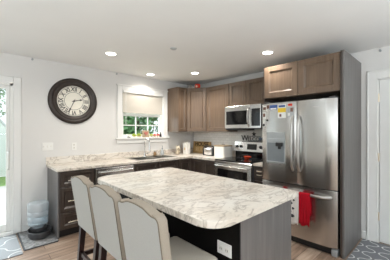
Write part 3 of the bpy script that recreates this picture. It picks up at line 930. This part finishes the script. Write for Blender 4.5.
def outlet(x, y, z, face, label):
    t = thing('wall_outlet', (x, y, z-0.055), label, 'outlet')
    if face == 'x':
        build('plate', MB().box(x-0.007, x-0.0005, y-0.058, y+0.058, z-0.04, z+0.04, 0.002), M['white'], t)
        for s in (-0.024, 0.024):
            q = build('receptacle', MB().box(x-0.0095, x-0.007, y+s-0.016, y+s+0.016, z-0.015, z+0.015, 0.001), M['ceramic'], t)
            build('slots', MB().box(x-0.0102, x-0.0094, y+s-0.008, y+s-0.005, z-0.008, z+0.004).box(x-0.0102, x-0.0094, y+s+0.005, y+s+0.008, z-0.008, z+0.004), M['dark'], q)
    else:
        build('plate', MB().box(x-0.036, x+0.036, y-0.007, y-0.0005, z-0.058, z+0.058, 0.002), M['white'], t)
        for s in (-0.024, 0.024):
            q = build('receptacle', MB().box(x-0.015, x+0.015, y-0.0095, y-0.007, z+s-0.016, z+s+0.016, 0.001), M['ceramic'], t)
            build('slots', MB().box(x-0.008, x-0.005, y-0.0102, y-0.0094, z+s-0.004, z+s+0.008).box(x+0.005, x+0.008, y-0.0102, y-0.0094, z+s-0.004, z+s+0.008), M['dark'], q)
outlet(bx0, -3.05, 0.648, 'x', 'white outlet on the black back of the island')
outlet(-2.56, 0.0, 1.155, 'y', 'white wall outlet above the worktop below the clock')
t = thing('light_switch', (-2.92, 0, 1.115), 'white three gang switch plate on the wall left of the worktop', 'switch')
build('plate', MB().box(-2.99, -2.85, -0.007, -0.0005, 1.112, 1.226, 0.002), M['white'], t)
for s in (-0.046, 0, 0.046):
    build('toggle', MB().box(-2.92+s-0.006, -2.92+s+0.006, -0.018, -0.007, 1.16, 1.183, 0.002), M['ceramic'], t)

# ================================================================ bar stools
def crown(s):
    """height of the camelback over the shoulder, s from 0 to 1"""
    q = abs(s-0.5)*2
    if q < 0.30: return 0.030 - 0.004*(q/0.30)**2
    if q < 0.80: return 0.026*(0.5+0.5*math.cos(PI*(q-0.30)/0.50))
    if q < 0.92: return 0.0015*math.sin(PI*(q-0.80)/0.12)
    return -0.020*((q-0.92)/0.08)**2
def make_stool(cx_, cy_, label):
    SW = 0.448; zt = 0.978
    t = thing('bar_stool', (cx_, cy_, 0), label, 'bar stool', 'linen bar stools along the island')
    y0, y1 = cy_-SW/2, cy_+SW/2
    xb = cx_-0.235                   # rear of the back at seat height
    # backrest outline, swept along x with a lean
    n = 50; top = [(y0+SW*k/n, zt+crown(k/n)) for k in range(n+1)]
    outl = [(y0+0.008, 0.51)] + top + [(y1-0.008, 0.51)]
    outl = [(y1-0.008, 0.51)] + top[::-1] + [(y0+0.008, 0.51)]
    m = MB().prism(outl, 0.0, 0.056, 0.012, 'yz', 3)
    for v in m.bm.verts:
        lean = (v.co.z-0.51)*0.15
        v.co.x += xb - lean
    b = build('backrest', m, M['linen_shaded'], t, True)  # darker linen copy paints shade on the top and sides
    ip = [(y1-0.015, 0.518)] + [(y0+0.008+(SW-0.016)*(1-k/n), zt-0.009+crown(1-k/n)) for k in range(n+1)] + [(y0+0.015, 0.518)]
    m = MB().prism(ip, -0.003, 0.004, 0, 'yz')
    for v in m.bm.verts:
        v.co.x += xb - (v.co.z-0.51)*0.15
    build('back_panel', m, M['linen_daylit'], t)['label'] = 'rear linen face with cool daylight put into its colour'  # thin added sheet carrying the painted daylight tint
    # piping seam just inside the rear edge
    pp = [(xb-(z-0.51)*0.15-0.001, y, z) for y, z in [(y0+0.013, 0.52)] + [(y0+0.007+(SW-0.014)*k/n, zt-0.007+crown(k/n)) for k in range(n+1)] + [(y1-0.013, 0.52)]]
    build('piping', MB().tube(pp, 0.003, 6), M['piping'], b, True)
    m = MB().box(xb+0.050, xb+0.388, y0+0.004, y1-0.004, 0.505, 0.628, 0.03, 3)
    build('seat', m, M['linen'], t, True)
    build('seat_frame', MB().box(xb+0.04, xb+0.395, y0+0.012, y1-0.012, 0.47, 0.505), M['linen'], t)
    for sy in (-1, 1):
        yl = cy_+sy*(SW/2-0.035)
        for xt, xf_ in ((xb+0.03, xb-0.015), (xb+0.37, xb+0.38)):
            m = MB()
            q = 0.024
            lo = [(xf_-q*0.75, yl-q*0.75), (xf_+q*0.75, yl-q*0.75), (xf_+q*0.75, yl+q*0.75), (xf_-q*0.75, yl+q*0.75)]
            hi = [(xt-q, yl-q), (xt+q, yl-q), (xt+q, yl+q), (xt-q, yl+q)]
            L = [m.bm.verts.new((a, b_, 0.0)) for a, b_ in lo]; H = [m.bm.verts.new((a, b_, 0.472 if xt > xb+0.1 else 0.512)) for a, b_ in hi]
            m.bm.faces.new(L[::-1]); m.bm.faces.new(H)
            for i in range(4): m.bm.faces.new((L[i], L[(i+1) % 4], H[(i+1) % 4], H[i]))
            build('leg', m, M['leg'], t)
        build('stretcher', MB().box(xb+0.02, xb+0.36, yl-0.012, yl+0.012, 0.22, 0.258), M['leg'], t)
    for xs, z in ((xb+0.375, 0.17), (xb+0.012, 0.24)):
        build('stretcher', MB().box(xs-0.012, xs+0.012, cy_-SW/2+0.055, cy_+SW/2-0.055, z, z+0.038), M['leg'], t)
    return t
SXC = -2.747
s0 = make_stool(SXC, -1.865, 'linen bar stool nearest the drawer cabinet, farthest of the three')
dup(s0, (SXC, -2.355, 0), 'linen bar stool in the middle, between two others at the island')
dup(s0, (SXC, -2.85, 0), 'linen bar stool nearest the camera, at the near end of the island')

# ================================================================ clock
cc = (-2.565, 0.0, 1.868)
t = thing('wall_clock', (cc[0], 0, cc[2]-0.345), 'large round bronze wall clock with roman numerals', 'clock')
R = 0.358
prof = [(0.0, -0.001), (R-0.01, -0.001), (R, -0.012), (R-0.004, -0.03), (R-0.02, -0.044), (R-0.045, -0.048), (R-0.06, -0.040), (R-0.066, -0.046), (R-0.098, -0.046), (R-0.112, -0.036), (R-0.122, -0.022), (0.0, -0.018)]
build('frame', MB().lathe(prof, cc, 64, 'y'), M['bronze'], t, True)
dial = build('dial', MB().lathe([(0.0, -0.0235), (R-0.118, -0.0235), (R-0.118, -0.0185), (0, -0.0185)], cc, 64, 'y'), M['dial'], t)
for r0, r1 in ((0.222, 0.227), (0.135, 0.140)):
    build('dial_ring', MB().lathe([(r0, -0.0236), (r0, -0.0248), (r1, -0.0248), (r1, -0.0236)], cc, 64, 'y'), M['ink'], dial)
for h, s in enumerate(('XII', 'I', 'II', 'III', 'IIII', 'V', 'VI', 'VII', 'VIII', 'IX', 'X', 'XI')):
    a = PI/2 - h*PI/6
    rr_ = 0.181; rot = a-PI/2
    def place(x, y, z, a=a, rot=rot):
        xx = x*0.8
        X = xx*math.cos(rot)-y*math.sin(rot); Y = xx*math.sin(rot)+y*math.cos(rot)
        return (cc[0]+rr_*math.cos(a)+X, cc[1]-0.0246-z, cc[2]+rr_*math.sin(a)+Y)
    build('numeral', MB().text(s, 0.092, place, 0.0016, 0.0018), M['ink'], dial)
def hand(ang, L, w_, y, name):
    a = PI/2-ang
    d = Vector((math.cos(a), math.sin(a))); nrm = Vector((-d.y, d.x))
    pr = [(-0.035, 0.35), (0.0, 0.5), (L*0.62, 0.4), (L*0.72, 1.3), (L*0.82, 0.9), (L, 0.08)]
    left = [d*q+nrm*w_*k for q, k in pr]; right = [d*q-nrm*w_*k for q, k in pr[::-1]]
    build(name, MB().prism([(cc[0]+v.x, cc[2]+v.y) for v in left+right], y, y-0.002, plane='xz'), M['ink'], t)
hand(math.radians(2.57*30), 0.13, 0.010, -0.028, 'hour_hand')
hand(math.radians(34*6), 0.195, 0.008, -0.032, 'minute_hand')
build('hub', MB().lathe([(0, -0.037), (0.012, -0.037), (0.012, -0.0235)], cc, 16, 'y'), M['ink'], t)

# ================================================================ ceiling fittings
LG = 'recessed ceiling lights'
for (x, y, lab) in ((-2.365, -0.939, 'round recessed ceiling light nearest the clock'),
                    (-1.345, -0.30, 'round recessed ceiling light close above the kitchen window'),
                    (-0.815, -0.932, 'round recessed ceiling light in front of the corner cabinet'),
                    (-0.86, -2.393, 'round recessed ceiling light in front of the cabinet over the refrigerator')):
    t = thing('recessed_light', (x, y, CH), lab, 'ceiling light', LG)
    build('trim_ring', MB().lathe([(0.086, 0.0), (0.083, -0.006), (0.068, -0.008), (0.062, -0.002), (0.062, 0.0)], (x, y, CH), 36), M['trim'], t, True)
    build('lens', MB().lathe([(0.0, -0.003), (0.062, -0.003), (0.062, -0.0005), (0, -0.0005)], (x, y, CH), 36), M['lens'], t)
    ld = bpy.data.lights.new('lamp_glow', 'SPOT'); ld.energy = CAN_WATTS*({'window': 0.6, 'clock': 0.85, 'refrigerator': 0.65}.get(lab.split()[-1], 1.6)); ld.color = CAN_COLOR
    ld.spot_size = math.radians(150); ld.spot_blend = 0.7; ld.shadow_soft_size = 0.07
    lo = bpy.data.objects.new('lamp_glow', ld); COL.objects.link(lo); lo.parent = t; lo.location = (0, 0, -0.02)
t = thing('smoke_sensor', (-1.868, -1.664, CH), 'small round grey cover disc alone in the middle of the ceiling', 'ceiling disc')
build('cover', MB().lathe([(0.0, -0.014), (0.03, -0.013), (0.04, -0.006), (0.042, -0.0002), (0, -0.0002)], (-1.868, -1.664, CH), 28), M['disp_grey'], t, True)
for (x, y, z, lab) in ((-3.107, -0.012, 2.415, 'tiny grey hook high on the wall above the sliding door edge'),
                       (-1.86, -0.012, 2.415, 'tiny grey hook high on the wall above the window corner'),
                       (-0.012, -3.45, 2.40, 'tiny grey hook high on the wall above the white door')):
    m = MB()
    d = Vector((0, -1, 0)) if y > -1 else Vector((-1, 0, 0))
    c = Vector((x, y, z)) - d*0.0115
    m.tube([c, c+d*0.012], 0.014, 12)
    m.tube([c+d*0.012, c+d*0.028, c+d*0.034+Vector((0, 0, 0.012))], 0.006, 8)
    tag(build('wall_hook', m, M['disp_grey'], None, True), lab, 'hook', 'tiny hooks near the ceiling')

# ================================================================ things on the worktop
# House sign leaning on the range wall
t = thing('wooden_sign', (-0.05, -0.33, WT), 'tan wooden plank sign with lettering at the counter corner', 'sign')
SYa, SYb = -0.60, -0.06
m = MB().prism([(-0.072, WT+0.0006), (-0.045, 1.165), (-0.030, 1.165), (-0.057, WT+0.0006)], SYa, SYb, 0.002, 'xz')
build('board', m, M['signwood'], t)
def sg(cy_, cz):
    def f(x, y, z):
        zz_ = cz+y
        return (-0.072+(zz_-WT)/0.255*0.027-0.002-z, cy_-x, zz_)
    return f
build('lettering', MB().text('HOUSE', 0.13, sg(-0.33, 1.105), 0.002, 0.003), M['lettering'], t)
build('lettering', MB().text('RULES', 0.13, sg(-0.33, 0.985), 0.002, 0.003), M['pale_letter'], t)
# white canister
t = thing('canister', (-0.44, -0.27, WT), 'tall white canister in front of the wooden sign', 'canister')
def squircle(cx_, cy_, r): return rrect(cx_-r, cx_+r, cy_-r, cy_+r, (r*0.4,)*4, 5)
build('body', MB().prism(squircle(-0.44, -0.27, 0.062), WT+0.0006, 1.12, 0.004), M['ceramic'], t)
build('lid', MB().prism(squircle(-0.44, -0.27, 0.064), 1.1205, 1.15, 0.006).lathe([(0.012, 0), (0.016, 0.012), (0, 0.018)], (-0.44, -0.27, 1.15), 14), M['ceramic'], t)
build('mark', MB().box(-0.506, -0.5022, -0.30, -0.265, 1.0, 1.05), M['pale_letter'], t)
# cream figurine
t = thing('figurine', (-0.62, -0.2, WT), 'small cream animal figurine with dark nose left of the white canister', 'figurine')
m = MB().sphere((-0.62, -0.20, WT+0.051), 0.05, 1.1, 0.8, 1.0).sphere((-0.645, -0.235, WT+0.13), 0.042, 1, 1, 0.95)
for s in (-1, 1):
    m.sphere((-0.645+s*0.026, -0.222-s*0.01, WT+0.172), 0.014, 0.8, 0.8, 1.6, 10, 6)
m2 = m
build('body', m2, M['cream'], t, True)
build('nose', MB().sphere((-0.668, -0.272, WT+0.13), 0.011), M['black'], t, True)
# soap bottle
t = thing('soap_bottle', (-0.93, -0.085, WT), 'clear soap bottle with grey pump behind the sink', 'bottle')
build('bottle', MB().lathe([(0, 0.0006), (0.034, 0.001), (0.036, 0.06), (0.03, 0.10), (0.012, 0.115), (0.012, 0.125), (0, 0.125)], (-0.93, -0.085, WT), 20), M['jug'], t, True)
build('pump', MB().lathe([(0.014, 0.125), (0.014, 0.15), (0.005, 0.152), (0.005, 0.18), (0.012, 0.182), (0.012, 0.192), (0, 0.192)], (-0.93, -0.085, WT), 14).tube([(-0.93, -0.085, WT+0.187), (-0.95, -0.125, WT+0.182)], 0.004, 8), M['disp_dark'], t, True)
t = thing('soap_bottle', (-1.10, -0.075, WT), 'squat amber soap bottle right of the faucet', 'bottle')
build('bottle', MB().lathe([(0, 0.0006), (0.03, 0.001), (0.032, 0.05), (0.02, 0.072), (0.01, 0.08), (0, 0.08)], (-1.10, -0.075, WT), 18), M['amber'], t, True)
build('cap', MB().lathe([(0.011, 0.08), (0.011, 0.10), (0, 0.102)], (-1.10, -0.075, WT), 14), M['disp_dark'], t, True)
# toaster
t = thing('toaster', (-0.25, -0.80, WT), 'black and chrome toaster on the corner worktop', 'toaster')
ty0, ty1, tx0, tx1 = -0.935, -0.665, -0.35, -0.17
o2 = rrect(tx0, tx1, WT+0.015, 1.10, (0.02, 0.02, 0.07, 0.07), 6)
build('shell', MB().prism(o2, ty0+0.03, ty1-0.03, 0.004, 'xz'), M['chrome'], t, True)
for a, b in ((ty0, ty0+0.0295), (ty1-0.0295, ty1)):
    build('end_cap', MB().prism(rrect(tx0-0.004, tx1+0.004, WT+0.004, 1.105, (0.02, 0.02, 0.072, 0.072), 6), a, b, 0.006, 'xz'), M['black'], t, True)
build('slot', MB().box(-0.29, -0.275, ty0+0.05, ty1-0.05, 1.099, 1.103).box(-0.245, -0.23, ty0+0.05, ty1-0.05, 1.099, 1.103), M['dark'], t)
build('lever', MB().box(-0.28, -0.24, ty0-0.012, ty0, 1.03, 1.045, 0.003), M['black'], t)
for z in (0.95, 1.0):
    build('control_knob', MB().lathe([(0.016, 0.0), (0.016, -0.014), (0, -0.015)], (-0.30 if z < 0.96 else -0.30, ty0, z), 14, 'y'), M['chrome'], t)
build('foot', MB().box(tx0+0.01, tx1-0.01, ty0+0.01, ty1-0.01, WT+0.0006, WT+0.015), M['black'], t)
# bread box
t = thing('bread_box', (-0.23, -1.09, WT), 'white enamel bread box with dark lid edge beside the range', 'bread box')
build('box', MB().prism(rrect(-0.36, -0.10, -1.225, -0.965, (0.03,)*4, 5), WT+0.0006, 1.105, 0.004), M['ceramic'], t)
build('lid', MB().prism(rrect(-0.365, -0.095, -1.23, -0.96, (0.03,)*4, 5), 1.1055, 1.128, 0.006), M['plaque'], t)
build('lid_handle', MB().tube([(-0.23, -1.13, 1.128), (-0.23, -1.12, 1.145), (-0.23, -1.07, 1.145), (-0.23, -1.06, 1.128)], 0.005, 8), M['iron'], t)
# red dish on the cooktop
t = thing('spoon_rest', (-0.30, -1.68, 0.9195), 'orange red ceramic dish on the black cooktop', 'dish')
m = MB().lathe([(0.0, 0.0), (0.034, 0.0), (0.04, 0.010), (0.056, 0.044), (0.052, 0.046), (0.034, 0.012), (0.0, 0.009)], (-0.28, -1.67, 0.9195), 28)
build('dish', m, M['orange'], t, True)
build('handle', MB().tube([(-0.28, -1.718, 0.955), (-0.28, -1.74, 0.958), (-0.28, -1.755, 0.956)], [0.010, 0.009, 0.005], 8), M['orange'], t, True)
# WELCOME sign on the backguard
t = thing('welcome_sign', (-0.055, -1.66, 1.2005), 'dark metal welcome word sign with a star on the range back', 'sign')
def wl(cy_, cz):
    return lambda x, y, z: (-0.058-z, cy_-x, cz+y)
build('base_bar', MB().box(-0.075, -0.04, -1.90, -1.42, 1.2006, 1.212), M['iron'], t)
build('lettering', MB().text('W', 0.145, wl(-1.47, 1.264), 0.008, 0.0), M['iron'], t)
build('lettering', MB().text('ELCO', 0.098, wl(-1.655, 1.249), 0.008, 0.0), M['iron'], t)
build('lettering', MB().text('ME', 0.115, wl(-1.845, 1.255), 0.008, 0.001), M['blue_grey'], t)['label'] = 'blue grey letters'
build('rail', MB().box(-0.062, -0.054, -1.80, -1.55, 1.296, 1.304), M['iron'], t)
st = []
for k in range(10):
    r = 0.048 if k % 2 == 0 else 0.02
    a = PI/2+k*PI/5
    st.append((-1.665+r*math.cos(a), 1.343+r*math.sin(a)))
build('star', MB().prism(st, -0.063, -0.053, plane='yz'), M['iron'], t)

# things on top of the corner cabinet
t = thing('pot', (-0.33, -0.49, UZ1), 'red pot with pale front on top of the corner cabinet', 'pot')
build('body', MB().lathe([(0, 0.0006), (0.045, 0.001), (0.06, 0.03), (0.062, 0.06), (0.05, 0.085), (0.045, 0.085), (0.055, 0.06), (0, 0.02)], (-0.33, -0.49, UZ1), 24), M['red_glaze'], t, True)
build('label_disc', MB().sphere((-0.372, -0.505, UZ1+0.035), 0.026, 0.8, 1, 1), M['cream'], t, True)
t = thing('pot', (-0.43, -0.37, UZ1), 'small dark pot left of the red pot on the corner cabinet', 'pot')
build('body', MB().lathe([(0, 0.0006), (0.03, 0.001), (0.042, 0.03), (0.035, 0.06), (0.025, 0.065), (0, 0.06)], (-0.43, -0.37, UZ1), 20), M['stone'], t, True)
build('rim', MB().lathe([(0.03, 0.06), (0.034, 0.07), (0.026, 0.07), (0.024, 0.06)], (-0.43, -0.37, UZ1), 20), M['black'], t, True)

# ---- window stool items
SZ = 1.2755
t = thing('plaque', (-1.27, -0.02, SZ), 'tan square plaque with a pink heart on the window stool', 'plaque')
build('board', MB().prism([(-0.03, SZ+0.0006), (-0.005, SZ+0.135), (0.005, SZ+0.135), (-0.018, SZ+0.0006)], -1.345, -1.195, 0.002, 'yz'), M['plaque'], t)
hp = []
for k in range(24):
    a = 2*PI*k/24
    hp.append((-1.27+0.0026*16*math.sin(a)**3, SZ+0.075+0.0026*(13*math.cos(a)-5*math.cos(2*a)-2*math.cos(3*a)-math.cos(4*a))))
build('heart', MB().prism(hp, -0.030, -0.017, plane='xz'), M['pink'], t)
def succulent(x, label, col, r=0.03, n=14, h=0.045):
    t = thing('potted_succulent', (x, -0.012, SZ), label, 'plant', 'little potted plants on the window stool')
    build('pot', MB().lathe([(0, 0.0006), (r*0.62, 0.001), (r*0.78, 0.03), (r*0.66, 0.03), (r*0.6, 0.024), (0, 0.024)], (x, -0.012, SZ), 16), M['cream'], t, True)
    m = MB()
    for k in range(n):
        a = k*2.4; e = 0.3+1.0*k/n
        d = Vector((math.cos(a)*math.cos(e), math.sin(a)*math.cos(e)*0.7, math.sin(e)))
        b = Vector((x, -0.012, SZ+0.024))
        m.tube([b, b+d*r*0.7, b+d*(r*1.35)], [0.006, 0.010, 0.002], 6)
    build('foliage', m, M[col], t, True)
succulent(-1.52, 'lime green potted succulent, leftmost on the window stool', 'lime', 0.042)
succulent(-1.42, 'lime green potted succulent just left of the heart plaque', 'lime', 0.045)
succulent(-1.145, 'lime green potted succulent just right of the heart plaque', 'lime', 0.036)
succulent(-1.063, 'red orange leaved little plant on the window stool', 'orange', 0.034)
succulent(-0.985, 'red leaved little plant beside the dark bottle', 'red_glaze', 0.034)
t = thing('bottle', (-0.925, -0.012, SZ), 'small dark bottle at the right end of the window stool', 'bottle')
build('body', MB().lathe([(0, 0.0006), (0.022, 0.001), (0.024, 0.05), (0.012, 0.07), (0.009, 0.085), (0, 0.085)], (-0.925, -0.012, SZ), 18), M['bronze'], t, True)
build('cap', MB().lathe([(0.010, 0.085), (0.010, 0.10), (0, 0.10)], (-0.925, -0.012, SZ), 12), M['black'], t)
t = thing('candle', (-1.63, -0.012, SZ), 'small white candle on a dark saucer at the left of the window stool', 'candle')
build('saucer', MB().lathe([(0, 0.0006), (0.03, 0.001), (0.036, 0.009), (0.03, 0.007), (0, 0.005)], (-1.63, -0.012, SZ), 20), M['bronze'], t, True)
build('wax', MB().lathe([(0.0, 0.006), (0.022, 0.006), (0.022, 0.04), (0, 0.038)], (-1.63, -0.012, SZ), 18), M['ceramic'], t, True)

# ================================================================ floor things by the sliding door
o = build('floor_mat', MB().prism(rrect(-3.268, -2.928, -0.655, -0.035, (0.01,)*4, 3), 0.004, 0.014), M['mat'])
tag(o, 'grey textured mat with dark edge under the water dispenser', 'mat')
build('binding', MB().prism(rrect(-3.285, -2.926, -0.668, -0.022, (0.012,)*4, 3), 0.0005, 0.0095), M['mat_edge'], o)
o = build('area_rug', MB().box(-4.75, -3.30, -0.74, -0.035, 0.0005, 0.009, 0.002), M['rug_light'])
tag(o, 'pale grey rug with white trellis before the sliding door', 'rug')
o = build('area_rug', MB().box(-0.86, -0.03, -4.75, -3.275, 0.0005, 0.009, 0.002), M['rug'])
tag(o, 'grey rug with white trellis before the white door', 'rug')
pw = thing('pet_waterer', (-3.07, -0.30, 0.0145), 'clear pet water dispenser with charcoal bowl on the grey mat', 'pet dispenser')
px, py, pz = -3.075, -0.27, 0.0145
m = MB()
prof = [(0.0, 0.0), (0.125, 0.0), (0.14, 0.02), (0.15, 0.085), (0.142, 0.088), (0.128, 0.05), (0.118, 0.02), (0.0, 0.016)]
m.lathe(prof, (px, py-0.07, pz), 36, sx=0.92, sy=1.12)
build('bowl', m, M['bowl'], pw, True)
prof = [(0.0, 0.07), (0.06, 0.07), (0.062, 0.10), (0.105, 0.125), (0.118, 0.15), (0.112, 0.165), (0.118, 0.18), (0.120, 0.225), (0.112, 0.238), (0.120, 0.25), (0.122, 0.295), (0.114, 0.308), (0.122, 0.32), (0.122, 0.40), (0.115, 0.42), (0.0, 0.424)]
b = build('reservoir', MB().lathe(prof, (px, py+0.03, pz), 36), M['jug'], pw, True)
build('water', MB().lathe([(0.0, 0.10), (0.056, 0.103), (0.10, 0.13), (0.11, 0.155), (0.112, 0.21), (0.112, 0.24), (0.0, 0.24)], (px, py+0.02, pz), 32), M['water'], b, True)
build('cradle', MB().lathe([(0.098, 0.05), (0.098, 0.092), (0.084, 0.096), (0.07, 0.09), (0.07, 0.04), (0.08, 0.04)], (px, py+0.02, pz), 32), M['bowl'], pw, True)

# ================================================================ garden beyond the glass
struct('floor_garden', MB().box(-16, 14, 0.16, 26, -0.5, -0.42), M['grass'])
o = struct('floor_deck', MB().box(-9, -2.4, 0.16, 4.2, -0.40, -0.10), M['deck'])
for i, (x, y, r) in enumerate(((-3.55, 4.7, 0.26), (-2.95, 4.75, 0.22), (-4.2, 4.72, 0.24))):
    m = MB().sphere((x, y, -0.36), r, 1.2, 0.9, 0.8, 14, 9)
    for v in m.bm.verts: v.co += Vector((random.uniform(-1, 1), random.uniform(-1, 1), random.uniform(-1, 1)))*0.025
    tag(build('boulder', m, M['stone'], None, True), 'grey boulder at the edge of the deck beyond the sliding door', 'stone', 'boulders along the deck')
t = thing('garden_shed', (-4.2, 9.0, -0.42), 'white shed with steep gable beyond the sliding door', 'shed')
build('wall', MB().prism([(-5.3, -0.42), (-2.65, -0.42), (-2.65, 1.3), (-3.95, 3.0), (-5.3, 1.3)], 8.0, 10.2, plane='xz'), M['shed'], t)
m = MB().prism([(-3.95, 3.02), (-2.45, 1.06), (-2.45, 1.16), (-3.95, 3.14), (-5.45, 1.16), (-5.45, 1.06)], 7.85, 10.35, plane='xz')
build('roof', m, M['disp_grey'], t)
build('door', MB().box(-4.4, -3.5, 7.97, 8.0, -0.4, 1.5, 0.005), M['trim'], t)
def tree(x, y, h, r, label, n=2600, z0=0.0):
    t = thing('tree', (x, y, -0.42), label, 'tree', 'trees in the garden')
    build('trunk', MB().tube([(x, y, -0.45), (x+0.05, y, h*0.35), (x, y+0.05, h*0.75)], [0.16, 0.12, 0.05], 10), M['bark'], t, True)
    m = MB()
    blobs = [(Vector((x+random.uniform(-r, r)*0.7, y+random.uniform(-r, r)*0.5, z0+(h-z0)*random.uniform(0.1, 0.95))), r*random.uniform(0.3, 0.55)) for _ in range(16)]
    for _ in range(n):
        c, br = random.choice(blobs)
        d = Vector((random.gauss(0, 1), random.gauss(0, 1), random.gauss(0, 1))).normalized()*br*random.uniform(0.55, 1.05)
        p_ = c+d
        a = Vector((random.gauss(0, 1), random.gauss(0, 1), random.gauss(0, 1))).normalized()
        b_ = a.cross(d).normalized() if a.cross(d).length > 1e-4 else Vector((1, 0, 0))
        s = random.uniform(0.06, 0.15)
        m.quad(p_-a*s, p_+b_*s*0.5, p_+a*s, p_-b_*s*0.5)
    build('foliage', m, M['leaf_far'], t, recalc=False)
tree(-0.9, 6.0, 4.2, 1.1, 'leafy green tree seen through the left panes of the kitchen window')
tree(2.2, 6.6, 4.0, 1.1, 'leafy green tree seen through the middle panes of the kitchen window')
tree(5.0, 7.2, 4.4, 1.3, 'leafy tree seen through the right panes of the kitchen window')
tree(0.9, 10.2, 6.0, 1.5, 'taller tree behind, between left and middle trees past the window')
tree(4.3, 11.0, 6.0, 1.7, 'tall tree behind, between middle and right trees past the window')
tree(8.2, 10.6, 6.0, 1.7, 'tall leafy tree farthest right past the kitchen window')
tree(-3.3, 13.5, 6.5, 1.7, 'tall green tree rising behind the white shed')
tree(-7.0, 14.0, 6.5, 1.7, 'green tree left of the one behind the white shed')
